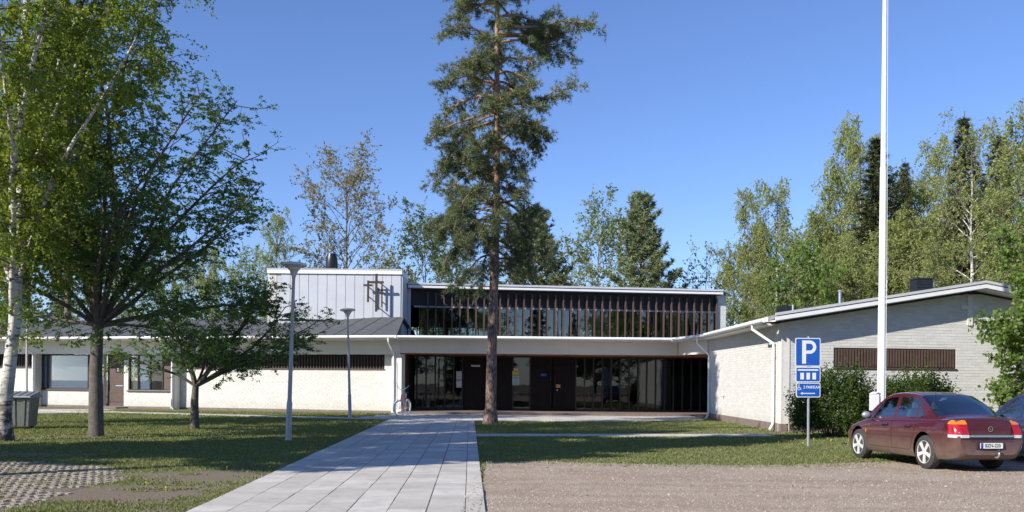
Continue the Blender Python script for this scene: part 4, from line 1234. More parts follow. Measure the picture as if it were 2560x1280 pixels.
bgt(SPRUCE[0], 22, 2256, 392, 74, "spruce_tree", "shorter dark spruce just right of the flagpole", .7, .85)
bgt(BIRCH[2], 17, 2240, 455, 76, "birch_tree", "birch behind the flagpole with a thin grey trunk", .9, .95)
bgt(BIRCH[0], 19, 2305, 470, 80, "birch_tree", "birch with thin white trunk right of the flagpole", 1.7, .9)
bgt(SPRUCE[0], 22, 2406, 276, 68, "spruce_tree", "tallest spruce of the wood, behind the many-stemmed birch", 2.0, 1.35)
bgt(SPRUCE[1], 20, 2490, 330, 69, "spruce_tree", "spruce at the right end of the wood", 3.0, 1.45)
bgt(BIGB[0], 20, 2425, 335, 62, "birch_tree", "broad birch with bright white limbs above the gable ridge", .6, 1.0)
bgt(BIRCH[1], 20, 2345, 380, 76, "birch_tree", "birch left of the many-stemmed birch, leaning twigs", 3.6, .9)
bgt(BIRCH[2], 17, 2545, 330, 66, "birch_tree", "birch at the right edge of the picture behind the gable", 2.6, 1.0)
bgt(BIRCH[1], 20, 2500, 480, 58, "birch_tree", "lower birch behind the gable ridge at the right", .8, 1.1)
UL = ["low birch at the left foot of the wood, beside the hall roof end", "middle height birch behind the front pair at the left of the wood", "birch filling the gap right of the front pair of birches",
      "birch behind the bright green maple, halfway to the flagpole", "birch low behind the narrow spruce left of the flagpole", "birch hidden partly by the flagpole, low in the wood",
      "birch between the flagpole and the black chimney", "birch directly above the black chimney", "birch low under the tallest spruce", "young birch peeping over the gable roof left of the black chimney",
      "young birch over the grey vent pipe of the right roof", "young birch above the inner corner of the right roof", "young birch right of the bright green maple", "birch at the far right picture edge over the maple crown"]
for i, (px, pt, Y, k) in enumerate(((1830, 640, 86, 2), (1905, 640, 92, 0), (1985, 600, 96, 1), (2075, 560, 94, 2), (2170, 520, 98, 0), (2215, 560, 70, 1), (2285, 560, 68, 2), (2385, 520, 74, 0), (2455, 540, 76, 2), (2330, 620, 58, 1), (2130, 620, 64, 2), (1890, 690, 66, 1), (2060, 640, 72, 0), (2580, 450, 76, 1))):
    t_ = bgt((BIRCH[k]), (19, 20, 17)[k], px, pt, Y, "birch_tree", UL[i], i * 1.3, 1.15)
    t_["group"] = "understorey birches behind the right wing"
# behind the left wing
for i, (px, pt, Y, kind, lab) in enumerate((
    (45, 640, 78, 'p', "pine standing behind the left wing roof, leftmost"), (150, 560, 84, 's', "spruce behind the left wing roof, seen through the rowan"),
    (235, 640, 80, 'f', "pale tree behind the left wing roof, left of the rowan trunk"), (330, 660, 76, 'a', "leafy tree behind the left wing roof, right of the rowan trunk"),
    (430, 650, 82, 'f', "pale tree behind the left wing roof between the two rowans"), (520, 640, 78, 'b', "thin birch behind the left wing roof above the smaller rowan"),
    (600, 660, 84, 'f', "pale tree behind the left wing roof next to the cross block"), (960, 640, 90, 'f', "low pale tree behind the right corner of the cross block"),
    (1130, 640, 88, 'f', "low pale tree behind the hall roof left of the big pine trunk"))):
    lib, bh, nm = {'p': (BGPINE[0], 17, "pine_tree"), 's': (SPRUCE[0], 22, "spruce_tree"), 'f': (FARL[i % 2], (14, 12)[i % 2], "deciduous_tree"), 'a': (FARL[0], 14, "deciduous_tree"), 'b': (BIRCH[0], 19, "birch_tree")}[kind]
    bgt(lib, bh, px, pt, Y, nm, lab, i * .9)
# trees outside the picture: they cast the long shadows and show in the glass
SHADEP = conifer(44, 19, 3.7, 6.0, MAT['needle'], 'pine', 3.0)
for i, (x, y, s, lab) in enumerate(((-12.6, 12.0, 1.0, "nearest high-crowned pine left of the view, shading the slab path"), (-16.4, 14.2, .95, "second high-crowned pine left of the view, shading the lamp post"),
        (-19.4, 13.0, 1.0, "third high-crowned pine left of the view, shading the middle lawn"))):
    put_tree("pine_tree", SHADEP[0], SHADEP[1], (x, y, 0), i * 1.7, lab, sc=(s * 1.05, s * 1.05, s * .95))
for i in range(30):
    x = -62 + (i % 15) * 8.6 + RD.uniform(-3, 3); y = -26 - (i // 15) * 15 - RD.uniform(0, 8)
    k = (i * 3) % 4
    lib = (BGPINE[0], BIRCH[1], SPRUCE[0], FARL[0])[k]; s = (1.0, .8, .75, 1.1)[k] * RD.uniform(.75, 1.15)
    if i in (7,): continue
    put_tree(("pine_tree", "birch_tree", "spruce_tree", "deciduous_tree")[k], lib[0], lib[1], (x, y, 0), i, ("pine", "birch", "spruce", "leafy tree")[k] + " behind the viewer, mirrored in the clerestory glass", group="trees mirrored in the glass", sc=(s * 1.5, s * 1.5, s))

# ---- foreground birch at the left edge
def front_birch():
    T = Tree(61); T.thin = .03; r = T.r; h = 17.0
    tz = np.linspace(0, h, 18)
    tr = np.stack([np.interp(tz, [0, 1.2, 3, 6, 10, 17], [0, .05, .22, .30, .28, .6]), np.interp(tz, [0, 8, 17], [0, .2, .5]), tz], 1)
    T.limb(tr, .165, .03, 12, .8); T.limb([[0, 0, -.1], [0, 0, .15], [.02, 0, .7]], .30, .165, 12, .6)
    leaf = []
    def twig(q, d, ln, n):
        e = T.path(q, d, ln, 5, .10, .14); T.limb(e, .006, .002, 3)
        for _ in range(n):
            x, _d = T.at(e, r.uniform(.1, .999)); leaf.append(x + r.normal(0, .05, 3))
    # second stem and strong rising limbs
    limbs = [((3.1, .15, .25, 9.5), 1), ((1.6, .25, .1, 4), 0)]
    stems = []
    for z0, dx, dy, ln, rr in ((2.2, .20, -.05, 13, .10), (2.9, .22, .15, 12, .055), (4.0, .42, -.2, 9, .07), (5.2, .4, .35, 8.5, .07), (3.4, -.3, .2, 9, .08), (6.5, .45, -.1, 7, .06), (2.6, .12, -.3, 11, .08), (7.5, .45, .25, 7, .05), (8.8, .55, -.2, 6, .05)):
        p, _ = T.at(tr, z0 / h)
        b = T.path(p, (dx, dy, 1.0), ln, 10, -.005, .07); T.limb(b, rr, .012, 7); stems.append((b, ln))
    stems.append((tr, h))
    for b, ln in stems:
        n = int(ln * 4.2)
        for j in range(n):
            u = .14 + .86 * (j + r.uniform(0, 1)) / n; u = min(u, .99)
            q, _d = T.at(b, u)
            if q[2] < 2.6: continue
            an = r.uniform(0, 2 * math.pi); l2 = r.uniform(.7, 2.0) * (1.15 - .55 * u)
            c = T.path(q, (math.cos(an), math.sin(an), .45), l2, 6, .10, .14); T.limb(c, .018, .004, 4)
            for k in range(9):
                q2, cd = T.at(c, min(.2 + .8 * (k + r.uniform(0, 1)) / 9, .99))
                twig(q2, cd / np.linalg.norm(cd) * .5 + sph(r) * .6 + np.array([0, 0, -.55]), r.uniform(.3, .9), 18)
    return T, np.array(leaf)
T, lf = front_birch()
print("front birch leaves", len(lf))
g = GR(8, 1103)
e = put_tree("birch_tree", T.trunk_mesh("birch_trunk", MAT['birchbark']), leaf_mesh("birch_crown", lf, .085, MAT['leaf_birch'], T.r, aspect=.8), g, 0,
             "big white-barked birch at the left edge of the picture with fresh hanging leaves")
# companion birch just outside, its crown fills the upper left
put_tree("birch_tree", e.children[0].data, e.children[1].data, (-17.3, 29.2, 0), 2.4, "second birch behind the left edge birch, crown overlapping it", sc=(1.1, 1.0, 1.0))
put_tree("birch_tree", e.children[0].data, e.children[1].data, (-19.8, 31.0, 0), 4.2, "third birch just outside the left edge, only its crown in view", sc=(1.1, 1.1, .95))
# dark pine behind the birch
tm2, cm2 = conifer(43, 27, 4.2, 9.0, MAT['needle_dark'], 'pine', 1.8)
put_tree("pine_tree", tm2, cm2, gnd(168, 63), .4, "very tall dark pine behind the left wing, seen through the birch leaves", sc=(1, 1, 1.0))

# ---- rowans
def rowan(seed, h, rad, trunk_r, fork_z, stems, nleaf, twl=.35, bend=()):
    T = Tree(seed); r = T.r; leaf = []
    base = np.array([[0, 0, -.05], [0, 0, .2], [-.02, 0, fork_z * .6], [0.02, 0, fork_z]])
    T.limb(base, trunk_r * 1.15, trunk_r * .72, 10, .7)
    for (dx, dy, dz, ln, rr) in stems:
        b = T.path(base[-1] + np.array([0, 0, -.05]), (dx, dy, dz), ln, 10, .012, .09); T.limb(b, rr, .012, 7, .9)
        n = int(ln * 5.0)
        for j in range(n):
            u = .16 + .84 * (j + r.uniform(0, 1)) / n; u = min(u, .99)
            q, bd = T.at(b, u); bd = bd / np.linalg.norm(bd)
            an = r.uniform(0, 2 * math.pi); l2 = r.uniform(.6, 1.7) * (1.1 - .55 * u) * rad / 3.5
            c = T.path(q, bd * .55 + np.array([math.cos(an), math.sin(an), r.uniform(-.15, .5)]), l2, 6, .03, .16); T.limb(c, rr * .22, .005, 4)
            for k in range(6):
                q2, cd = T.at(c, min(.2 + .8 * (k + r.uniform(0, 1)) / 6, .99)); cd = cd / np.linalg.norm(cd)
                e_ = T.path(q2, cd * .6 + sph(r) * .8, twl * r.uniform(.6, 1.5), 4, .02, .2); T.limb(e_, .006, .003, 3)
                # feathery rowan leaves: a little row of leaflets drooping from each shoot
                for s_ in range(nleaf):
                    x, _d = T.at(e_, r.uniform(.2, .999))
                    d_ = sph(r); d_[2] = -abs(d_[2]) * .35
                    for w in range(3): leaf.append(x + d_ * (.04 + .05 * w) + r.normal(0, .012, 3))
    return T, np.array(leaf)
T, lf = rowan(71, 10, 4.2, .165, 2.7, ((-.25, .1, 1, 7.0, .085), (.22, -.1, 1, 7.6, .09), (.62, .15, .9, 5.6, .07), (.95, -.1, .75, 5.2, .06), (-.7, -.1, .8, 4.2, .06), (.4, .6, .9, 5, .07), (.1, -.6, .9, 5, .07), (.9, .3, .42, 4.4, .07), (-.5, .5, .9, 5, .07), (.05, .2, 1, 8, .07), (.7, -.45, 1.0, 6.2, .06), (-.85, .1, .25, 2.6, .04), (.95, -.2, .12, 3.0, .04), (.5, .2, 1, 7.6, .06), (.8, .35, .7, 5.2, .06), (-.45, -.2, 1, 6.5, .06), (-.15, .5, 1, 7, .06)), 6)
print("rowan leaves", len(lf))
g = GR(240, 1091)
put_tree("rowan_tree", T.trunk_mesh("rowan_trunk", MAT['greybark']), leaf_mesh("rowan_crown", lf, .10, MAT['leaf_rowan'], T.r, flat=.25, aspect=.42, droop=.15), g, 0,
         "large dark-barked rowan on the lawn left of the plank door, taller of the two rowans", sc=(1.18, 1.1, 1.16))
T, lf = rowan(72, 6.5, 3.6, .135, 1.45, ((-.18, 0, 1, 4.0, .09), (.75, -.05, 1.0, 4.2, .09), (.95, .1, .55, 4.0, .06), (-.5, .2, .9, 3.2, .05), (1.0, -.1, .78, 4.6, .07), (-.7, -.2, .7, 2.8, .05), (.1, -.6, .9, 3, .05), (1, .3, .6, 4.7, .05), (.3, .6, 1, 3.2, .05), (1, -.35, .62, 4.6, .05)), 6, .4)
g = GR(487, 1073)
put_tree("rowan_tree", T.trunk_mesh("rowan_trunk", MAT['greybark']), leaf_mesh("rowan_crown", lf, .10, MAT['leaf_rowan'], T.r, flat=.25, aspect=.42, droop=.15), g, 0,
         "smaller forked rowan before the long slotted window, branches reaching over the lamp post")
# right edge tree
T = broadleaf(81, 7.0, .9, 3.4, lambda t: 1.0 - .55 * t, 52, up=.45, trunk_r=.13, subs=12, twigs=6, tw_len=.5, leaf_n=10, hang=.1, wob=.14)
print("right tree leaves", len(T.leaf))
put_tree("maple_tree", T.trunk_mesh("maple_trunk", MAT['greybark']), leaf_mesh("maple_crown", np.array(T.leaf), .135, MAT['leaf_maple'], T.r, aspect=.8), (17.4, 27.4, 0), 0,
         "light green leafy maple reaching in over the dark blue car at the right edge")

# ---- bushes by the gable wall
def bush(seed, rx, ry, h, n, mat, label, loc, size=.075):
    r = np.random.default_rng(seed); T = Tree(seed)
    for i in range(46):
        an = r.uniform(0, 6.28); q = np.array([math.cos(an) * rx * .35 * r.uniform(0, 1), math.sin(an) * ry * .35 * r.uniform(0, 1), 0])
        d = np.array([math.cos(an) * rx * .75, math.sin(an) * ry * .75, h]) * r.uniform(.6, 1)
        T.limb(T.path(q, d, np.linalg.norm(d) * .9, 6, .0, .12), .014, .004, 4)
    # shoots carrying leaves
    c = []
    m = n // 9
    th = r.uniform(0, 2 * np.pi, m); ph = np.arccos(r.uniform(-.1, 1, m)); rr = r.uniform(.35, 1.0, m) ** .45
    nz = np.array([mnoise.noise(Vector((math.cos(t) * 2.2 + seed, math.sin(t) * 2.2, p * 2.2))) for t, p in zip(th, ph)])
    rr = rr * (1 + .22 * nz)
    x = np.cos(th) * np.sin(ph) ** .75 * rx * rr; y = np.sin(th) * np.sin(ph) ** .75 * ry * rr; z = .12 + (np.cos(ph) * .93 + .06) * h * rr
    z = np.maximum(z, .08 + r.uniform(0, .4, m))
    cen = np.stack([x, y, z], 1)
    d = cen / (np.linalg.norm(cen, axis=1)[:, None]) + r.normal(0, .4, (m, 3)) + [0, 0, .35]
    tt = r.uniform(0, .26, (m, 9))[..., None]
    c = (cen[:, None, :] + d[:, None, :] * tt + r.normal(0, .03, (m, 9, 3))).reshape(-1, 3)
    e = empty("bush", loc, label=label, cat="bush")
    link("stem", T.trunk_mesh("bush_stem", MAT['greybark']), e)
    link("foliage", leaf_mesh("bush_foliage", c, size, mat, r, aspect=.6), e)
    return e
bush(91, 1.33, .85, 1.95, 26000, MAT['leaf_bush'], "dense dark green bush behind the parking sign", (gnd(2088, 29.2)))
bush(92, 1.35, .9, 1.8, 22000, MAT['leaf_bush'], "lighter clipped bush between the flagpole and the red car roof", (gnd(2292, 29.6)))

# ---- grass, dandelions, pebbles
def scatter(n, x0, x1, y0, y1, r, pw=1.0):
    y = y0 + (y1 - y0) * r.uniform(0, 1, n) ** pw; k = .58 * y + 1.0
    x = r.uniform(-1, 1, n) * k
    m = (x > x0) & (x < x1); return x[m], y[m]
r = np.random.default_rng(5)
gx, gy = scatter(520000, -40, 30, 11, 47, r, 1.5)
m = np.ones(len(gx), bool)
BLD = [(-5.9, 45.4), (9.3, 45.4), (9.3, 31.5), (40, 38), (40, 70), (-40, 70), (-34, 55.2), (-5.9, 47.2)]
en = np.array([mnoise.noise(Vector((a_ * 2.5, b_ * 2.5, 5))) for a_, b_ in zip(gx, gy)])
fpi = inside(gx, gy, FOOTPATH)
lx_ = gx - (-3.97 + SLX * (gy - 13)); rx_ = (-3.97 + 7.52 * .476 + SLX * (gy - 13)) - gx
rag = .05 + .10 * np.clip(en + .1, 0, 1)
m &= ~(fpi & (lx_ > rag) & (rx_ > rag))
for poly in (FORE, CROSS, SIDE, PAVE, BLD): m &= ~inside(gx, gy, poly)
ed = np.array(edge); dy_ = np.interp(gx, ed[:, 0], ed[:, 1]) - gy
pk = np.where(dy_ < .55 + .5 * en, .30, .006)
m &= ~(inside(gx, gy, GRAVEL) & (r.uniform(0, 1, len(gx)) > pk))
m &= ~(inside(gx, gy, PAVER_POLY) & (r.uniform(0, 1, len(gx)) > .22))
gx, gy = gx[m], gy[m]
# thin where the soil shows
def spotm(x, y, cx, cy, rx, ry): return np.clip(1 - ((x - cx) / rx) ** 2 - ((y - cy) / ry) ** 2, 0, 1)
th = np.zeros(len(gx))
for a in ((-4.9, 15.4, 2.1, 1.0), (-5.3, 12.9, 1.7, 1.1), (-12.2, 25.2, 3.2, 1.5), (-10, 19.4, 2.5, .7), (4.2, 33.5, 5, 1.2), (8.6, 31.3, 1.6, 2)): th += spotm(gx, gy, *a) * .75
nz = np.array([mnoise.fractal(Vector((a_ * .9, b_ * 1.4, 0)), .9, 2.0, 4) for a_, b_ in zip(gx[::1], gy[::1])])
th = th * (1 + 1.2 * nz) + np.clip((20.5 - gy) * .08, 0, .55) + nz * .55
keep = r.uniform(0, 1, len(gx)) > th
gx, gy = gx[keep], gy[keep]; n = len(gx); print("grass", n)
hh = r.uniform(.02, .05, n) * (1 + .5 * (r.uniform(0, 1, n) > .97)) * np.clip(.75 + (gy - 11) * .018, .7, 1.3); an = r.uniform(0, 6.283, n); w = .006 + .0005 * gy
lx = r.normal(0, .35, n) * hh; ly = r.normal(0, .35, n) * hh
a = np.stack([gx - np.cos(an) * w, gy - np.sin(an) * w, np.zeros(n)], 1); b = np.stack([gx + np.cos(an) * w, gy + np.sin(an) * w, np.zeros(n)], 1)
c = np.stack([gx + lx, gy + ly, hh], 1)
link("grass", np_mesh("grass", np.stack([a, b, c], 1).reshape(-1, 3), np.arange(3 * n).reshape(-1, 3), MAT['grassblade']),
     kind="stuff", label="short patchy lawn grass around the paths", cat="grass")
# pebbles on the gravel and spilling over the slab edge
px_, py_ = scatter(70000, -.9, 20, 11, 24, r, 1.5)
m = inside(px_, py_, GRAVEL) | ((px_ < -.36) & (px_ > -.62) & (r.uniform(0, 1, len(px_)) < .35) & (py_ < 18)) 
px_, py_ = px_[m], py_[m]; n = len(px_); s = r.uniform(.006, .017, n) * (1 + 1.2 * (r.uniform(0, 1, n) > .985)) * (.6 + .03 * py_)
zb = np.where(px_ < -.38, .038, .004)
an = r.uniform(0, 6.283, n)
vs_ = []
for k in range(3): vs_.append(np.stack([px_ + np.cos(an + k * 2.09) * s * r.uniform(.7, 1.2, n), py_ + np.sin(an + k * 2.09) * s * r.uniform(.7, 1.2, n), zb - .002], 1))
vs_.append(np.stack([px_, py_, zb + s * r.uniform(.5, 1.0, n)], 1))
v = np.stack(vs_, 1).reshape(-1, 3); b4 = np.arange(n)[:, None] * 4
f = np.concatenate([b4 + [0, 1, 3], b4 + [1, 2, 3], b4 + [2, 0, 3]])
link("pebbles", np_mesh("pebbles", v, f, MAT['pebble']), kind="stuff", label="loose pebbles lying over the gravel yard", cat="gravel")
# dandelions
dx = np.concatenate([r.uniform(6, 10.5, 45), r.uniform(-6, -3, 8)]); dy = np.concatenate([r.uniform(25, 28.3, 45), r.uniform(13, 24, 8)])
mb = MB()
for x, y in zip(dx, dy):
    if inside(np.array([x]), np.array([y]), FOOTPATH)[0]: continue
    mb.lathe([(.003, 0), (.003, .05), (.016, .06), (.013, .07), (.001, .07)], 6, (x, y, 0))
mb.build("dandelions", MAT['flower'], kind="stuff", label="scattered yellow dandelions in the grass near the bush", cat="flowers")
# ------------------------------------------------------------------ lamps, flagpole, bin, signs
def lamp(px, pyb, pytop, Y, lean, label, hr=.34):
    g = gnd(px, Y); h = 4.75
    e = empty("lamp_post", g, label=label, cat="street lamp", group="globe-capped lamp posts on the lawn")
    e.rotation_euler = (0, lean, 0)
    p = MB().lathe([(.085, 0), (.078, .25), (.075, 1.02), (.062, 1.06), (.058, 1.12), (.042, h - .42), (.05, h - .40), (.05, h - .36)], 18)
    pole = p.build("pole", MAT['lamppole'], e, smooth=True, angle=40)
    MB().lathe([(.092, .0), (.10, .03), (.085, .05)], 18).build("base_collar", MAT['lamppole'], pole, smooth=True, angle=40)
    MB().box(-.03, .03, -.082, -.076, .45, .85).build("service_door", MAT['lamppole'], pole)
    MB().lathe([(.052, h - .36), (.075, h - .30), (.115, h - .20), (.16, h - .16), (.165, h - .12)], 24).build("neck", MAT['lamphead'], e, smooth=True, angle=40)
    MB().lathe([(.165, h - .118), (.20, h - .11), (.215, h - .05)], 24).build("diffuser", MAT['lampglass'], e, smooth=True, angle=40)
    MB().lathe([(.216, h - .072), (.30, h - .078), (.335, h - .06), (.342, h - .03), (.33, h - .008), (.24, h + .02), (.10, h + .035), (.01, h + .037)], 32).build("shade", MAT['lamphead'], e, smooth=True, angle=50)
    return e
lamp(722, 1103, 653, 24.6, .024, "nearest lamp post, before the slotted window and the rowan branches")
lamp(876, 1046, 775, 40.0, -.032, "lamp post before the long brick wall, right of the nearest one")
lamp(66.5, 1027, 788, 45.5, 0.0, "farthest lamp post, behind the waste bin at the left")

g = gnd(2203, 27.0)
fpz = empty("flagpole", g, label="tall white tapering flagpole behind the burgundy car", cat="flagpole")
MB().lathe([(.115, 0), (.105, 3.9), (.098, 3.92), (.088, 8.0), (.075, 8.02), (.055, 13.6), (.05, 14.2)], 24).build("pole", MAT['flagpole'], fpz, smooth=True, angle=40)
for z, rr in ((3.9, .108), (8.0, .092)): MB().lathe([(rr, z - .02), (rr, z + .03)], 24).build("joint_ring", MAT['flagpole'], fpz, smooth=True, angle=40)
MB().tube([(.10, -.08, 1.1), (.105, -.06, 6), (.06, -.06, 14.0)], .007, 5).build("halyard", MAT['white'], fpz)
bx = MB().box(-.33, -.12, -.16, .04, .9, 1.38).build("halyard_box", MAT['white'], fpz)
MB().prism([(-.345, -.17, 1.382), (-.345, .05, 1.382), (-.225, .05, 1.45), (-.225, -.17, 1.45)], (.12, 0, 0)).build("box_lid", MAT['white'], bx)
MB().box(-.12, .0, -.02, .02, 1.1, 1.16).build("bracket", MAT['galv'], fpz)
MB().lathe([(.16, 0), (.16, .05), (.12, .12)], 16).build("base_flange", MAT['galv'], fpz)

# waste bin
g = GR(48, 1072)
wb = empty("waste_bin", g, .12, label="grey wheeled waste bin on the grass beside the birch", cat="waste bin")
W2, D2 = .46, .40
mb = MB()
mb.hexa([(-W2 * .86, -D2 * .86, .09), (W2 * .86, -D2 * .86, .09), (W2 * .86, D2 * .86, .09), (-W2 * .86, D2 * .86, .09), (-W2, -D2, 1.0), (W2, -D2, 1.0), (W2, D2, 1.0), (-W2, D2, 1.0)])
bd = mb.build("body", MAT['binbody'], wb)
for x in (-.3, 0, .3):
    MB().hexa([(x * .86 - .03, -D2 * .86 - .022, .12), (x * .86 + .03, -D2 * .86 - .022, .12), (x * .86 + .03, -D2 * .86 - .001, .12), (x * .86 - .03, -D2 * .86 - .001, .12), (x - .03, -D2 - .022, .95), (x + .03, -D2 - .022, .95), (x + .03, -D2 + .002, .95), (x - .03, -D2 + .002, .95)]).build("rib", MAT['binbody'], bd)
ld = MB().hexa([(-W2 - .05, -D2 - .06, 1.0), (W2 + .05, -D2 - .06, 1.0), (W2 + .05, D2 + .06, 1.0), (-W2 - .05, D2 + .06, 1.0), (-W2 - .02, -D2 - .03, 1.05), (W2 + .02, -D2 - .03, 1.05), (W2, D2, 1.19), (-W2, D2, 1.19)]).build("lid", MAT['binlid'], wb)
for x in (-.32, -.1, .12, .34): MB().hexa([(x - .015, -D2, 1.06), (x + .015, -D2, 1.06), (x + .015, D2 - .05, 1.182), (x - .015, D2 - .05, 1.182), (x - .01, -D2, 1.078), (x + .01, -D2, 1.078), (x + .01, D2 - .05, 1.20), (x - .01, D2 - .05, 1.20)]).build("lid_rib", MAT['binlid'], ld)
MB().tube([(-W2 - .04, -D2 - .10, 1.02), (W2 + .04, -D2 - .10, 1.02)], .014, 6).build("handle", MAT['galv'], ld)
for x in (-.3, .3):
    for y in (-.25, .25): MB().lathe([(.08, -.02), (.08, .02)], 14, (x, y, .08), Matrix.Rotation(math.pi / 2, 3, 'Y')).build("wheel", MAT['rubber'], wb)

# text helper
def text(name, s, size, loc_m, mat, parent, align='CENTER', extr=.001, bold=0.0, spacing=1.0, xs=1.0):
    cu = bpy.data.curves.new(name, 'FONT'); cu.body = s; cu.size = size; cu.align_x = align; cu.align_y = 'CENTER'; cu.extrude = extr; cu.offset = bold; cu.space_character = spacing
    tmp = bpy.data.objects.new(name, cu); COL.objects.link(tmp)
    dg = bpy.context.evaluated_depsgraph_get()
    me = bpy.data.meshes.new_from_object(tmp.evaluated_get(dg)); bpy.data.objects.remove(tmp); bpy.data.curves.remove(cu)
    me.transform(Matrix.Diagonal((xs, 1, 1, 1)))
    me.materials.clear(); me.materials.append(mat)
    o = link(name, me, parent); o.matrix_local = loc_m; return o
def upright(x, y, z): return Matrix.Translation((x, y, z)) @ Matrix.Rotation(math.pi / 2, 4, 'X')

# parking sign
g = gnd(2022, 24.2)
ps = empty("parking_sign", g, .0, label="blue parking sign with two plates below on a galvanised post", cat="road sign")
ps.rotation_euler = (0, -.006, .03)
MB().tube([(0, 0, -.02), (0, 0, 2.9)], .034, 14).build("post", MAT['galv'], ps, smooth=True, angle=50)
def rounded(x0, x1, z0, z1, rd, y, n=5):
    pts = []
    for cx_, cz_, a0 in ((x1 - rd, z1 - rd, 0), (x0 + rd, z1 - rd, 90), (x0 + rd, z0 + rd, 180), (x1 - rd, z0 + rd, 270)):
        for k in range(n): a_ = math.radians(a0 + 90 * k / (n - 1)); pts.append((cx_ + rd * math.cos(a_), y, cz_ + rd * math.sin(a_)))
    return pts[::-1]
def plate(x0, x1, z0, z1, name, label):
    b_ = MB().prism(rounded(x0, x1, z0, z1, .04, -.040), (0, -.012, 0)).build(name, MAT['signwhite'], ps, label=label)
    MB().prism(rounded(x0 + .022, x1 - .022, z0 + .022, z1 - .022, .03, -.0525), (0, -.002, 0)).build("face", MAT['signblue'], b_)
    return b_
xo = -.035
p1 = plate(xo - .335, xo + .335, 2.115, 2.86, "parking_plate", "square plate with a white P")
p2 = plate(xo - .325, xo + .335, 1.70, 2.10, "pictogram_plate", "plate with parked bays pictogram")
p3 = plate(xo - .31, xo + .335, 1.30, 1.685, "places_plate", "plate reading 2 PAIKKAA with an arrow")
yy = -.0565
mb = MB()      # letter P built from a stem and a bowl
x0 = xo - .155; zt_, zb_ = 2.795, 2.185
mb.prism([(x0, yy, zb_), (x0, yy, zt_), (x0 + .105, yy, zt_), (x0 + .105, yy, zb_)], (0, -.002, 0))
def arcpts(cx_, cz_, ro, ri, a0, a1, n=14):
    o_ = []
    for k in range(n):
        b0 = math.radians(a0 + (a1 - a0) * k / n); b1 = math.radians(a0 + (a1 - a0) * (k + 1) / n)
        mb.prism([(cx_ + ri * math.cos(b0), yy, cz_ + ri * math.sin(b0)), (cx_ + ro * math.cos(b0), yy, cz_ + ro * math.sin(b0)), (cx_ + ro * math.cos(b1), yy, cz_ + ro * math.sin(b1)), (cx_ + ri * math.cos(b1), yy, cz_ + ri * math.sin(b1))], (0, -.002, 0))
cxx, czz = x0 + .20, zt_ - .175
mb.prism([(x0 + .106, yy, zt_ - .085), (x0 + .106, yy, zt_), (cxx, yy, zt_), (cxx, yy, zt_ - .085)], (0, -.002, 0))
mb.prism([(x0 + .106, yy, zt_ - .35), (x0 + .106, yy, zt_ - .265), (cxx, yy, zt_ - .265), (cxx, yy, zt_ - .35)], (0, -.002, 0))
arcpts(cxx, czz, .175, .09, -90, 90)
mb.build("letter", MAT['signwhite'], p1)
mb = MB(); mb.box(xo - .27, xo + .275, yy - .002, yy, 2.0, 2.04)
for x in (-.155, .005, .165): mb.box(xo + x - .045, xo + x + .05, yy - .002, yy, 1.77, 1.945)
mb.build("pictogram", MAT['signwhite'], p2)
text("lettering", "2 PAIKKAA", .105, upright(xo + .10, yy, 1.565), MAT['signwhite'], p3, bold=.0015, xs=.86)
mb = MB(); zc = 1.405
mb.box(xo - .15, xo + .19, yy - .002, yy, zc - .012, zc + .012)
mb.prism([(xo - .2, yy, zc), (xo - .13, yy, zc + .04), (xo - .145, yy, zc), (xo - .13, yy, zc - .04)], (0, -.002, 0)); mb.build("arrow", MAT['signwhite'], p3)
mb = MB(); cxx, czz = xo - .235, 1.535       # wheelchair symbol
arcpts(cxx, czz, .046, .034, 120, 380)
mb.box(cxx - .012, cxx + .006, yy - .002, yy, czz, czz + .07); mb.box(cxx + .0065, cxx + .045, yy - .002, yy, czz + .012, czz + .025)
mb.prism([(cxx + .0455, yy, czz + .022), (cxx + .07, yy, czz - .035), (cxx + .06, yy, czz - .04), (cxx + .036, yy, czz + .0115)], (0, -.002, 0))
mb.prism([(cxx - .003 + .017 * math.cos(a_), yy, czz + .088 + .017 * math.sin(a_)) for a_ in [k * -math.pi / 4 for k in range(8)]], (0, -.002, 0))
mb.build("wheelchair_symbol", MAT['signwhite'], p3)
for z in (2.75, 2.2, 2.06, 1.75, 1.64, 1.34):
    for x in (-.01, .045): MB().lathe([(.008, 0), (.008, .004)], 6, (xo + x, -.058, z), Matrix.Rotation(math.pi / 2, 3, 'X')).build("rivet", MAT['galv'], ps)

# house number plate, notices on the entrance glass
q = L.at((Lu(280) + Lu(294)) / 2, -.76, 0)
hn = empty("number_plate", (q.x, q.y, 0), math.atan2(-L.u.y, -L.u.x), label="black square plate with white figure 2 over the plank door", cat="sign")
MB().box(-.16, .16, 0, .012, 1.98, 2.30).build("plate", MAT['black'], hn)
text("figure", "2", .24, upright(0, -.002, 2.14), MAT['white'], hn, bold=.004)
def notice(px0, px1, py0, py1, mat, label, name="notice", lines=0, txt=None):
    Y = GY - .115
    a_ = P(px0, py0, Y); b_ = P(px1, py1, Y)
    e_ = empty(name, ((a_.x + b_.x) / 2, Y, b_.z), label=label, cat="notice")
    w, h_ = b_.x - a_.x, a_.z - b_.z
    MB().box(-w / 2, w / 2, 0, .006, 0, h_).build("sheet", MAT[mat], e_)
    for i in range(lines): 
        z = h_ * (.85 - .7 * i / max(1, lines - 1)); ww = w * RD.uniform(.25, .4)
        MB().box(-ww, ww, -.002, -.0005, z - .008, z + .008).build("text_line", MAT['ink'], e_)
    if txt: text("lettering", txt, h_ * .7, upright(0, -.003, h_ * .5), MAT['signwhite'] if mat == 'signblue' else MAT['ink'], e_)
    return e_
notice(1141, 1154, 928, 949, 'paper', "upper patterned white notice left of the big pine trunk", lines=4)
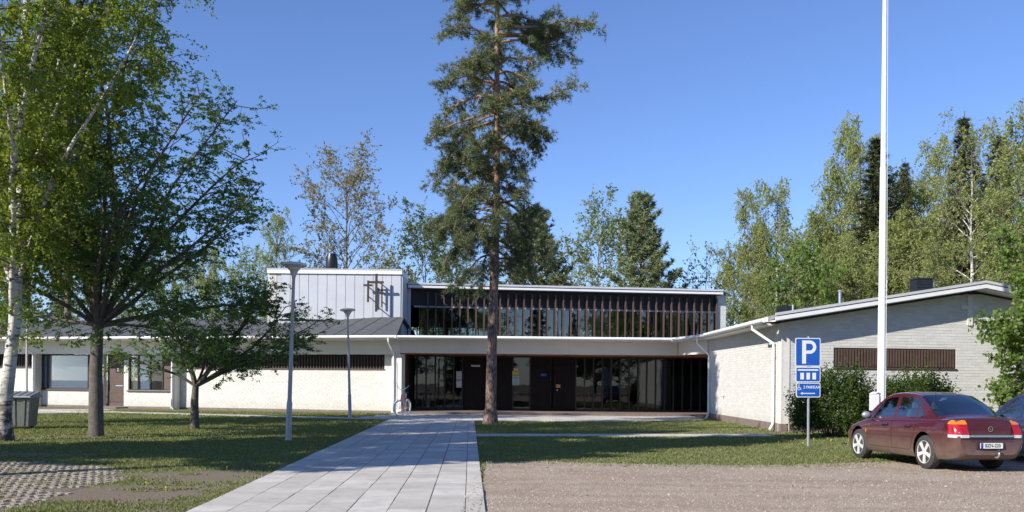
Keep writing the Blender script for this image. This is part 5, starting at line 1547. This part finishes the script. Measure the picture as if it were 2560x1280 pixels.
notice(1141, 1154, 951, 969, 'paper', "lower plain white notice left of the big pine trunk", lines=2)
notice(1178, 1200, 912, 917, 'paper', "narrow pale name plate high on the dark door", lines=1)
notice(1284, 1295, 920, 926, 'paper', "small white slip above the yellow sheet", lines=1)
notice(1281, 1298, 927, 938, 'paperyellow', "yellow sheet on the glass right of the pine", lines=2)
notice(1281, 1298, 939, 962, 'paperblue', "pale blue sheet under the yellow one", lines=5)
notice(1352, 1366, 934, 940, 'signblue', "small blue sign on the dark double door", lines=0)

# ------------------------------------------------------------------ bicycle, leaning at the porch jamb, front towards us
g = GR(1000, 1041)
bk = empty("bicycle", (g.x + .12, g.y + .25, 0), 0, label="red bicycle with white tyres leaning at the porch corner", cat="bicycle")
bk.scale = (1.1, 1.1, 1.1)
R_ = .345
def wheel(loc, yaw, par, name="wheel"):
    M_ = Matrix.Translation(loc) @ Matrix.Rotation(yaw, 4, 'Z') @ Matrix.Rotation(math.pi / 2, 4, 'X')
    w = bpy.data.objects.new(name, None); 
    bpy.data.objects.remove(w)
    def tor(R0, r0, mat, nm, p):
        mb = MB(); n = 36; k = 8
        for i in range(n):
            a_ = 2 * math.pi * i / n
            for j in range(k):
                b_ = 2 * math.pi * j / k; rr = R0 + r0 * math.cos(b_)
                mb.v.append((rr * math.cos(a_), rr * math.sin(a_), r0 * math.sin(b_)))
        for i in range(n):
            for j in range(k): mb.f.append((i * k + j, ((i + 1) % n) * k + j, ((i + 1) % n) * k + (j + 1) % k, i * k + (j + 1) % k)); mb.mi.append(0)
        return mb.build(nm, mat, p, smooth=True)
    t_ = tor(R_ - .025, .027, MAT['white'], name, par); t_.matrix_local = M_
    tor(R_ - .05, .009, MAT['chrome'], "rim", t_)
    mb = MB()
    for i in range(28):
        a_ = 2 * math.pi * i / 28; b_ = a_ + (.5 if i % 2 else -.5)
        mb.tube([(.018 * math.cos(b_), .018 * math.sin(b_), .03 if i % 2 else -.03), ((R_ - .05) * math.cos(a_), (R_ - .05) * math.sin(a_), 0)], .0016, 3)
    mb.build("spokes", MAT['chrome'], t_)
    MB().lathe([(.02, -.045), (.02, .045)], 12).build("hub", MAT['chrome'], t_, smooth=True, angle=40)
    return t_
yaw_f = math.radians(118); yaw_b = math.radians(97)      # directions the wheels run, front nearly towards us
# bike axis from front wheel to rear wheel
ax = Vector((math.cos(math.radians(78)), math.sin(math.radians(78)), 0))
Fw = Vector((-.12, -.25, R_)); Rw = Fw + ax * 1.04; Rw.z = R_
wheel(Fw, math.radians(45), bk); wheel(Rw, math.radians(78), bk)
BB = Fw + ax * .58 + Vector((0, 0, -.06)); ST = Fw + ax * .80 + Vector((0, 0, .42)); HT = Fw + ax * .20 + Vector((0, 0, .55)); HB = Fw + ax * .13 + Vector((0, 0, .36))
fr_ = MB()
for a_, b_, rr in ((HT, HB, .019), (HB, BB, .017), (HT, ST, .014), (ST, BB, .016), (BB, Rw, .010), (ST, Rw, .009)): fr_.tube([a_, b_], rr, 8)
fr_.build("frame", MAT['redpaint'], bk, smooth=True, angle=50)
sd = Vector((math.cos(math.radians(135)), math.sin(math.radians(135)), 0)); 
fk = MB()
for s_ in (-1, 1):
    o_ = sd * (.045 * s_); fk.tube([HB, HB + o_ + Vector((0, 0, -.02)), Fw + sd * (.05 * s_)], .011, 6)
fk.build("fork", MAT['redpaint'], bk, smooth=True, angle=50)
def fender(c, yaw, a0, a1, par):
    mb = MB(); n = 14; d_ = Vector((math.cos(yaw), math.sin(yaw), 0)); s2 = Vector((-math.sin(yaw), math.cos(yaw), 0)); rows = []
    for i in range(n + 1):
        a_ = math.radians(a0 + (a1 - a0) * i / n)
        for w, rr in ((-.03, .365), (-.018, .378), (.018, .378), (.03, .365)): mb.v.append(tuple(c + d_ * (math.cos(a_) * rr) + Vector((0, 0, math.sin(a_) * rr)) + s2 * w))
    for i in range(n):
        for j in range(3): mb.f.append((i * 4 + j, i * 4 + j + 1, i * 4 + 4 + j + 1, i * 4 + 4 + j)); mb.mi.append(0)
    return mb.build("mudguard", MAT['white'], par, smooth=True)
fender(Fw, math.radians(45), 20, 200, bk); fender(Rw, math.radians(78), -20, 160, bk)
st_top = HT + (HT - HB).normalized() * .26
MB().tube([HT, st_top], .014, 8).build("stem", MAT['chrome'], bk, smooth=True)
hb = MB(); s3 = sd
hb.tube([st_top + s3 * .36 + Vector((.02, .16, .15)), st_top + s3 * .32 + Vector((.01, .04, .10)), st_top + s3 * .14 + Vector((0, 0, .0)), st_top, st_top - s3 * .14, st_top - s3 * .32 + Vector((.01, .04, .10)), st_top - s3 * .36 + Vector((.02, .16, .15))], .014, 8)
hbar = hb.build("handlebar", MAT['chrome'], bk, smooth=True)
for s_ in (-1, 1): MB().tube([st_top + s3 * (.36 * s_) + Vector((.02, .16, .15)), st_top + s3 * (.375 * s_) + Vector((.02, .26, .16))], .019, 8).build("grip", MAT['white'], hbar)
MB().lathe([(.03, 0), (.028, .02), (.01, .03)], 10, st_top - s3 * .17 + Vector((0, 0, .03))).build("bell", MAT['chrome'], hbar, smooth=True)
sp_ = ST + Vector((0, 0, .22)) + ax * .03
MB().tube([ST, sp_], .013, 8).build("seat_post", MAT['chrome'], bk)
mb = MB(); pts = [(-.14, 0), (-.12, .02), (0, .035), (.08, .075), (.12, .08), (.12, -.08), (.08, -.075), (0, -.035), (-.12, -.02)]
side = Vector((-ax.y, ax.x, 0))
mb.prism([sp_ + ax * x + side * y for x, y in pts], (0, 0, .05)); mb.build("saddle", MAT['black'], bk)
mb = MB()
for s_ in (-1, 1): mb.tube([BB, BB + side * (.08 * s_), BB + side * (.08 * s_) + (ax * .12 + Vector((0, 0, -.11))) * s_, BB + side * (.16 * s_) + (ax * .12 + Vector((0, 0, -.11))) * s_], .009, 6)
mb.build("crank", MAT['chrome'], bk)
MB().box(-.13, -.115, -.30, -.29, .62, .78).build("reflector", MAT['redlens'], bk) if False else None

# ------------------------------------------------------------------ cars
def interp(tab, x):
    xs = [t[0] for t in tab]
    return [float(np.interp(x, xs, [t[k] for t in tab])) for k in range(1, len(tab[0]))]
def smooth_tab(tab, x, w=.10):
    acc = np.zeros(len(tab[0]) - 1)
    for k in (-1, -.5, 0, .5, 1): acc += np.array(interp(tab, x + k * w))
    return acc / 5
def build_car(root, paint, dusty, SX, SY, SZ, plate_txt, emblem, estate=False):
    Ln = 4.60; XR, XF, WR, TW = 1.02, 3.72, .325, .77
    # x, floor z, sill z, belt z (side), centre top z, half width floor, half width middle
    tab = [(0.00, .34, .40, .84, .93, .60, .70), (.06, .27, .34, .90, .99, .70, .79), (.25, .22, .30, .94, 1.02, .80, .865), (.6, .20, .28, .945, 1.03, .84, .888), (1.2, .19, .26, .935, 1.0, .85, .895),
           (2.3, .19, .25, .905, .97, .86, .90), (3.2, .19, .25, .875, .95, .855, .90), (3.75, .19, .27, .80, .90, .84, .885), (4.2, .20, .30, .70, .79, .80, .84), (4.45, .24, .34, .60, .68, .70, .74), (4.60, .32, .40, .52, .58, .50, .56)]
    def ring(x):
        zf, zs, zb_, zc, wf, wm = smooth_tab(tab, x, .10 if .2 < x < 4.3 else .03)
        zm = zs + (zb_ - zs) * .62
        pts = [(0, zf), (wf * .8, zf), (wf * .95, zf + .02), (wf, zs), (wf + (wm - wf) * .6, zs + .09), (wm * .992, zs + (zm - zs) * .5), (wm, zm - .02), (wm * .997, zm + .06), (wm * .975, zb_ - .05), (wm * .945, zb_ - .008),
               (wm * .90, zb_ + .012), (wm * .72, zb_ + (zc - zb_) * .62), (wm * .45, zb_ + (zc - zb_) * .9), (0, zc)]
        return pts
    def shear(x, z):   # lean of the boot lid, bumper bulge
        k = max(0.0, 1 - x / .5)
        s = 0
        if z > .68: s = .10 * smooth01(.66, .98, z)
        elif z < .45: s = .03 * (1 - smooth01(.25, .45, z)) 
        k2 = max(0.0, 1 - (Ln - x) / .5)
        return x + k * s - k2 * .10 * smooth01(.5, .7, z)
    V = lambda x, y, z: (shear(x, z) * SX, y * SY, z * SZ)
    xs = list(np.concatenate([np.linspace(0, .3, 9), np.linspace(.35, 4.3, 56), np.linspace(4.34, Ln, 8)]))
    mb = MB(); full = []
    for x in xs:
        p = ring(x); f_ = [V(x, -y, z) for y, z in p] + [V(x, y, z) for y, z in p[-2:0:-1]]
        full.append(f_)
    n = len(full[0])
    for f_ in full: mb.v += f_
    for i in range(len(xs) - 1):
        for j in range(n): mb.f.append((i * n + j, i * n + (j + 1) % n, (i + 1) * n + (j + 1) % n, (i + 1) * n + j)); mb.mi.append(0)
    mb.f.append(tuple(range(n))); mb.mi.append(0); mb.f.append(tuple((len(xs) - 1) * n + j for j in reversed(range(n)))); mb.mi.append(0)
    me = mb.mesh("car_body", paint, smooth=True)
    bo = bpy.data.objects.new("tmp_body", me); COL.objects.link(bo)
    cut = MB()
    for xw in (XR, XF):
        for s_ in (-1, 1):
            cut.lathe([(.385, -.3), (.385, .3)], 32, (xw * SX, s_ * .80 * SY, WR * SZ), Matrix.Diagonal((SX, 1, SZ)).to_3x3() @ Matrix.Rotation(math.pi / 2, 3, 'X'))
    cme = cut.mesh("cutter", MAT['carblack']); co = bpy.data.objects.new("cutter", cme); COL.objects.link(co)
    co.data.materials.clear(); co.data.materials.append(MAT['carblack'])
    bm_ = bo.modifiers.new("b", 'BOOLEAN'); bm_.operation = 'DIFFERENCE'; bm_.object = co; bm_.solver = 'EXACT'; bm_.material_mode = 'TRANSFER'
    dg = bpy.context.evaluated_depsgraph_get(); me2 = bpy.data.meshes.new_from_object(bo.evaluated_get(dg))
    bpy.data.objects.remove(bo); bpy.data.objects.remove(co)
    me2.set_sharp_from_angle(angle=math.radians(32))
    body = link("body", me2, root)
    # greenhouse
    if not estate: gh = [(.60, .94, 1.02), (.85, 1.08, 1.13), (1.15, 1.24, 1.28), (1.45, 1.37, 1.415), (1.8, 1.415, 1.455), (2.2, 1.42, 1.465), (2.6, 1.395, 1.44), (2.85, 1.33, 1.375), (3.1, 1.19, 1.22), (3.35, 1.02, 1.05), (3.55, .90, .96)]
    else: gh = [(.10, 1.0, 1.04), (.25, 1.25, 1.29), (.42, 1.385, 1.425), (.8, 1.42, 1.46), (1.6, 1.43, 1.47), (2.3, 1.42, 1.465), (2.65, 1.395, 1.44), (2.9, 1.31, 1.355), (3.15, 1.17, 1.20), (3.4, 1.00, 1.03), (3.6, .88, .94)]
    def gring(x, off=0.0):
        ze, zc = smooth_tab(gh, x, .05)
        zf, zs, zb_, zc0, wf, wm = smooth_tab(tab, x, .1)
        z0 = zb_ - .01; w0 = wm * .905; t = (ze - z0) / .52; w1 = w0 - max(0, ze - z0) * .36
        pts = []
        for k in range(9):
            u = k / 8; pts.append((w0 + (w1 - w0) * u ** 1.15 + off, z0 + (ze - z0) * u))
        pts += [(w1 * .93, ze + (zc - ze) * .45 + off), (w1 * .6, ze + (zc - ze) * .85 + off), (0, zc + off)]
        return pts
    gx_ = list(np.linspace(gh[0][0], gh[-1][0], 46))
    # pillar logic: which quads are glass
    A_end, B0, B1, C0, C1 = 3.36, 2.20, 2.29, 1.36, 1.42
    def is_side_glass(x, u):
        if u < .10 or u > .90: return False
        if not estate: lo = 1.12 + .26 * u
        else: lo = .35 + .2 * u
        hi = 3.42 - .70 * u
        bp = B0 - .0 * u
        if x < lo or x > hi: return False
        if bp < x < bp + .10: return False
        if C0 - .10 * (0) < x < C1: return False
        return True
    pm, gm = MB(), MB()
    rows = [gring(x) for x in gx_]
    for i in range(len(gx_) - 1):
        xm = (gx_[i] + gx_[i + 1]) / 2
        for s_ in (-1, 1):
            for j in range(11):
                u = (j + .5) / 8
                q4 = [V(gx_[i], s_ * rows[i][j][0], rows[i][j][1]), V(gx_[i], s_ * rows[i][j + 1][0], rows[i][j + 1][1]), V(gx_[i + 1], s_ * rows[i + 1][j + 1][0], rows[i + 1][j + 1][1]), V(gx_[i + 1], s_ * rows[i + 1][j][0], rows[i + 1][j][1])]
                if s_ < 0: q4 = q4[::-1]
                ze = rows[i][8][1]
                if j < 8: glass_ = is_side_glass(xm, u)
                else:
                    rw = (.64 < xm < 1.42) if not estate else (.14 < xm < .40)
                    glass_ = (rw or 2.80 < xm < 3.5) and j >= 8
                (gm if glass_ else pm).add(q4, [(0, 1, 2, 3)])
    me_r = pm.mesh("roof", paint); link("roof", weld(me_r), root)
    gl_ = link("windows", weld(gm.mesh("windows", MAT['glass_car'])), root)
    # cabin
    cb = MB().box(1.2 * SX, 3.2 * SX, -.62 * SY, .62 * SY, .84 * SZ, .90 * SZ); cb.box(3.05 * SX, 3.35 * SX, -.66 * SY, .66 * SY, .84 * SZ, .97 * SZ); cb.box(.7 * SX, 1.25 * SX, -.6 * SY, .6 * SY, .9 * SZ, .955 * SZ)
    cab = cb.build("dashboard", MAT['carblack'], root)
    for x, ys in ((2.1, (-.36, .36)), (1.35, (-.38, .38))):
        for y in ys:
            sb = MB(); sb.hexa([((x - .05) * SX, (y - .24) * SY, .86 * SZ), ((x + .10) * SX, (y - .24) * SY, .86 * SZ), ((x + .10) * SX, (y + .24) * SY, .86 * SZ), ((x - .05) * SX, (y + .24) * SY, .86 * SZ),
                                ((x - .13) * SX, (y - .2) * SY, 1.10 * SZ), ((x - .03) * SX, (y - .2) * SY, 1.10 * SZ), ((x - .03) * SX, (y + .2) * SY, 1.10 * SZ), ((x - .13) * SX, (y + .2) * SY, 1.10 * SZ)])
            so_ = sb.build("seat", MAT['seat'], root)
            hd = MB().prism([((x - .15) * SX, (y + a_) * SY, b_ * SZ) for a_, b_ in ((-.13, 1.13), (-.14, 1.2), (-.10, 1.29), (.10, 1.29), (.14, 1.2), (.13, 1.13))], (.09, 0, 0)); hd.build("headrest", MAT['seat'], so_)
    # panel gaps, handles, mirror
    def strip(x0, z0, x1, z1, w=.006, mat='carblack', name="door_seam", s_=1, off=.002, par=None):
        mb = MB(); m_ = 10; row = []
        for k in range(m_ + 1):
            t = k / m_; x = x0 + (x1 - x0) * t; z = z0 + (z1 - z0) * t
            yv = side_y(x, z) + off
            row.append((x, z, yv))
        dx, dz = x1 - x0, z1 - z0; ll = math.hypot(dx, dz); nx, nz = -dz / ll * w, dx / ll * w
        for (x, z, yv) in row: mb.v += [V(x - nx, s_ * yv, z - nz), V(x + nx, s_ * yv, z + nz)]
        for k in range(m_): 
            f_ = (2 * k, 2 * k + 1, 2 * k + 3, 2 * k + 2); mb.f.append(f_ if s_ > 0 else f_[::-1]); mb.mi.append(0)
        return mb.build(name, MAT[mat], par or body)
    def side_y(x, z):
        p = ring(x); zz = [q[1] for q in p[2:11]]; yy_ = [q[0] for q in p[2:11]]
        return float(np.interp(z, zz, yy_))
    for s_ in (1, -1):
        strip(1.40, .62, 1.30, .92, s_=s_); strip(1.52, .34, 1.40, .62, s_=s_); strip(2.24, .34, 2.26, .90, s_=s_); strip(3.28, .34, 3.30, .87, s_=s_)
        strip(1.52, .34, 3.28, .33, s_=s_, w=.004)
        strip(1.42, .585, 3.26, .56, s_=s_, w=.004, name="rub_seam")
        for xa, xb in ((1.50, 1.72), (2.40, 2.62)):
            z = .79; y0 = side_y(xa, z)
            MB().tube([V(xa, s_ * (y0 - .0), z + .01), V(xa + .03, s_ * (y0 + .03), z), V(xb - .03, s_ * (y0 + .03), z - .008), V(xb, s_ * y0, z - .008)], .016, 6).build("door_handle", MAT['carblack'], body, smooth=True)
        # mirror
        ym = side_y(3.2, .86)
        mm = MB(); c0 = V(3.24, s_ * (ym + .09), .96)
        for i in range(9):
            ph = math.pi * i / 8
            for k in range(12):
                a_ = 2 * math.pi * k / 12; mm.v.append((c0[0] + .055 * math.cos(ph) * 1.2, c0[1] + .105 * math.sin(ph) * math.cos(a_), c0[2] + .075 * math.sin(ph) * math.sin(a_)))
        for i in range(8):
            for k in range(12): mm.f.append((i * 12 + k, i * 12 + (k + 1) % 12, (i + 1) * 12 + (k + 1) % 12, (i + 1) * 12 + k)); mm.mi.append(0)
        mi_ = mm.build("mirror", MAT['carblack'] if not dusty else MAT['galv'], root, smooth=True)
        MB().tube([V(3.26, s_ * (ym - .03), .90), V(3.24, s_ * (ym + .03), .93)], .022, 6).build("mirror_arm", MAT['carblack'], mi_)
    MB().box(3.30 * SX, 3.34 * SX, side_y(3.32, .66) * SY + .001, side_y(3.32, .66) * SY + .014, .60 * SZ, .66 * SZ).build("side_indicator", MAT['amberlens'], root)
    # rear end details, built on the rear face
    def rear(name, pts, mat, th=.012, par=root, inset=0.0, label=None):
        """pts: (y, z) outline on the tail, bent to the body"""
        mb = MB(); n_ = len(pts)
        def rp(y, z, o):
            # find x of the tail at this y,z by searching the rings
            for x in np.linspace(0, .8, 161):
                p = ring(x); zz = [q[1] for q in p[2:]]; yy_ = [q[0] for q in p[2:]]
                if abs(y) <= float(np.interp(z, zz, yy_)) + 1e-3: break
            return (shear(x, z) * SX - o, y * SY, z * SZ)
        a_ = [rp(y, z, -.004) for y, z in pts]; b_ = [rp(y, z, th) for y, z in pts]
        mb.add(a_ + b_, [tuple(range(n_)), tuple(reversed(range(n_, 2 * n_)))] + [(i, n_ + i, n_ + (i + 1) % n_, (i + 1) % n_) for i in range(n_)])
        return mb.build(name, mat, par, label=label)
    def lamp_patch(y0, y1, z0, z1, x_side, mats, s_):
        """tail lamp wrapping round the corner: grid sampled on the body"""
        segs = []
        ny, nx_ = 7, 6
        cols = []
        # path from tail inner edge round the corner along the side, measured through ring x
        for k in range(ny): cols.append(('r', y0 + (y1 - y0) * k / (ny - 1)))
        for k in range(1, nx_): cols.append(('s', .05 + (x_side - .05) * k / (nx_ - 1)))
        def pt(c, z):
            if c[0] == 'r':
                y = c[1]
                for x in np.linspace(0, .3, 121):
                    p = ring(x); yy_ = float(np.interp(z, [q[1] for q in p[2:]], [q[0] for q in p[2:]]))
                    if y <= yy_: break
                return (shear(x, z) * SX - .008, s_ * y * SY, z * SZ)
            x = c[1]; p = ring(x); yy_ = float(np.interp(z, [q[1] for q in p[2:]], [q[0] for q in p[2:]]))
            return (shear(x, z) * SX, s_ * (yy_ * SY + .008), z * SZ)
        lamp_o = None
        for (za, zb_, mat, nm) in mats:
            mb = MB(); m_ = 4
            for c in cols:
                for k in range(m_ + 1):
                    z = za + (zb_ - za) * k / m_; mb.v.append(pt(c, z))
            for i in range(len(cols) - 1):
                for k in range(m_): 
                    f_ = (i * (m_ + 1) + k, (i + 1) * (m_ + 1) + k, (i + 1) * (m_ + 1) + k + 1, i * (m_ + 1) + k + 1)
                    mb.f.append(f_); mb.mi.append(0)
            o_ = mb.build(nm, MAT[mat], lamp_o or root, smooth=True)
            if lamp_o is None: lamp_o = o_
    for s_ in (-1, 1):
        lamp_patch(.52, .70, .66, .96, .22, [(.695, .88, 'redlens', "tail_light"), (.882, .955, 'amberlens', "indicator_lens"), (.64, .693, 'clearlens', "reversing_lens")], s_)
    rear("chrome_strip", [(-.52, .655), (.52, .655), (.52, .69), (-.52, .69)], MAT['chrome'], .016)
    rear("plate_recess", [(-.34, .435), (.34, .435), (.30, .56), (-.30, .56)], MAT['carblack'], .003)
    pl = rear("number_plate", [(-.26, .45), (.26, .45), (.26, .55), (-.26, .55)], MAT['white'], .016)
    rear("lid_seam", [(-.50, .60), (.50, .60), (.50, .607), (-.50, .607)], MAT['carblack'], .003)
    rear("bumper_seam", [(-.68, .36), (.68, .36), (.68, .368), (-.68, .368)], MAT['carblack'], .003)
    if plate_txt:
        xx = pl.data.vertices[4].co.x - .003
        Mx = Matrix.Translation((xx, -.02 * SY, .50 * SZ)) @ Matrix.Rotation(-math.pi / 2, 4, 'Z') @ Matrix.Rotation(math.pi / 2, 4, 'X')
        text("lettering", plate_txt, .088 * SZ, Mx, MAT['ink'], pl, bold=.001, xs=.93)
        MB().box(xx - .002, xx, .205 * SY, .257 * SY, .452 * SZ, .548 * SZ).build("country_band", MAT['plateblue'], pl)
    if emblem:
        zc_ = .80 * SZ; xx = shear(0.005, .80) * SX - .006
        mb = MB(); n_ = 24
        for k in range(n_):
            a0 = 2 * math.pi * k / n_; a1 = 2 * math.pi * (k + 1) / n_
            mb.prism([(xx, .052 * math.cos(a0), zc_ + .052 * math.sin(a0)), (xx, .052 * math.cos(a1), zc_ + .052 * math.sin(a1)), (xx, .041 * math.cos(a1), zc_ + .041 * math.sin(a1)), (xx, .041 * math.cos(a0), zc_ + .041 * math.sin(a0))], (-.008, 0, 0))
        mb.prism([(xx, .055, zc_ + .004), (xx, -.004, zc_ + .012), (xx, .010, zc_ - .001), (xx, -.055, zc_ - .004), (xx, .004, zc_ - .014), (xx, -.010, zc_ + .001)], (-.007, 0, 0))
        mb.build("emblem", MAT['chrome'], root)
        tb = MB().tube([(.10, -.12, .30), (-.02, -.12, .29), (-.06, -.12, .34), (-.06, -.12, .40)], .017, 8); tb.build("tow_bar", MAT['galv'], root, smooth=True)
        ballm = MB().lathe([(.005, .395), (.022, .405), (.028, .425), (.02, .447), (.004, .453)], 12, (-.06, -.12, 0)); ballm.build("tow_ball", MAT['black'], root, smooth=True)
        MB().tube([V(1.55, 0.25, 1.43), V(1.33, 0.25, 1.62)], .004, 5).build("antenna", MAT['carblack'], root)
    # wheels
    for xw in (XR, XF):
        for s_ in (-1, 1):
            c0 = Vector((xw * SX, s_ * (TW + .10) * SY, WR * SZ * .985))
            Rm = Matrix.Rotation(-math.pi / 2 * s_, 3, 'X')       # lathe axis outwards
            Rz = WR * SZ * .985
            ty = MB().lathe([(Rz * .62, -.19), (Rz * .92, -.19), (Rz * .985, -.165), (Rz, -.12), (Rz, -.05), (Rz * .975, -.018), (Rz * .90, 0.0), (Rz * .70, 0.004), (Rz * .665, -.012)], 40)
            we = ty.build("wheel", MAT['rubber'], root, smooth=True, angle=35); we.matrix_local = Matrix.Translation(c0) @ Rm.to_4x4()
            MB().lathe([(Rz * .665, -.16), (Rz * .66, -.02), (Rz * .68, .006), (Rz * .66, .008), (Rz * .63, -.03), (Rz * .62, -.16)], 40).build("rim", MAT['alloy'], we, smooth=True, angle=35)
            MB().lathe([(Rz * .60, -.13), (Rz * .60, -.12)], 24).build("brake_disc", MAT['carblack'], we)
            sp_m = MB()
            for k in range(5):
                a_ = 2 * math.pi * k / 5 + .3
                ca, sa = math.cos(a_), math.sin(a_)
                w0, w1 = .035, .048
                def q_(r0, w, z): return (ca * r0 - sa * w, sa * r0 + ca * w, z)
                sp_m.hexa([q_(.03, -w0, -.05), q_(Rz * .64, -w1, -.04), q_(Rz * .64, w1, -.04), q_(.03, w0, -.05), q_(.03, -w0 * .8, -.002), q_(Rz * .64, -w1 * .8, .003), q_(Rz * .64, w1 * .8, .003), q_(.03, w0 * .8, -.002)])
            sp_m.build("spokes", MAT['alloy'], we)
            MB().lathe([(.05, -.05), (.05, .006), (.03, .01)], 16).build("hub_cap", MAT['alloy'], we, smooth=True, angle=40)
    # underside so no light shows through, front lamps
    return root
def weld(me, dist=.0008):
    import bmesh
    bm = bmesh.new(); bm.from_mesh(me); bmesh.ops.remove_doubles(bm, verts=bm.verts, dist=dist); bmesh.ops.recalc_face_normals(bm, faces=bm.faces)
    for f in bm.faces: f.smooth = True
    bm.to_mesh(me); bm.free(); me.set_sharp_from_angle(angle=math.radians(35)); return me
SX, SY, SZ = .915, .88, 1.03
rw = GR(2303, 1172); th = math.radians(8.5)
ca, sa = -math.sin(th), math.cos(th)       # heading
hd_ = Vector((ca, sa, 0)); lf_ = Vector((-sa, ca, 0))
org = Vector((rw.x + .05, rw.y, 0)) - hd_ * (1.02 * SX) - lf_ * (.87 * SY)
car = empty("parked_car", org, math.atan2(sa, ca), label="dusty burgundy saloon car parked nose to the bush, seen from behind", cat="car", group="parked cars")
build_car(car, MAT['carpaint'], True, SX, SY, SZ, "BZN-220", True)
org2 = Vector((10.78, 17.6, 0)) - lf_ * (.87 * SY) * .0 + Vector((.85, 0, 0))
car2 = empty("parked_car", org2, math.radians(90 + 2), label="dark blue estate car at the right edge, beside the burgundy car", cat="car", group="parked cars")
build_car(car2, MAT['navy'], False, SX, SY, SZ, None, False, estate=True)
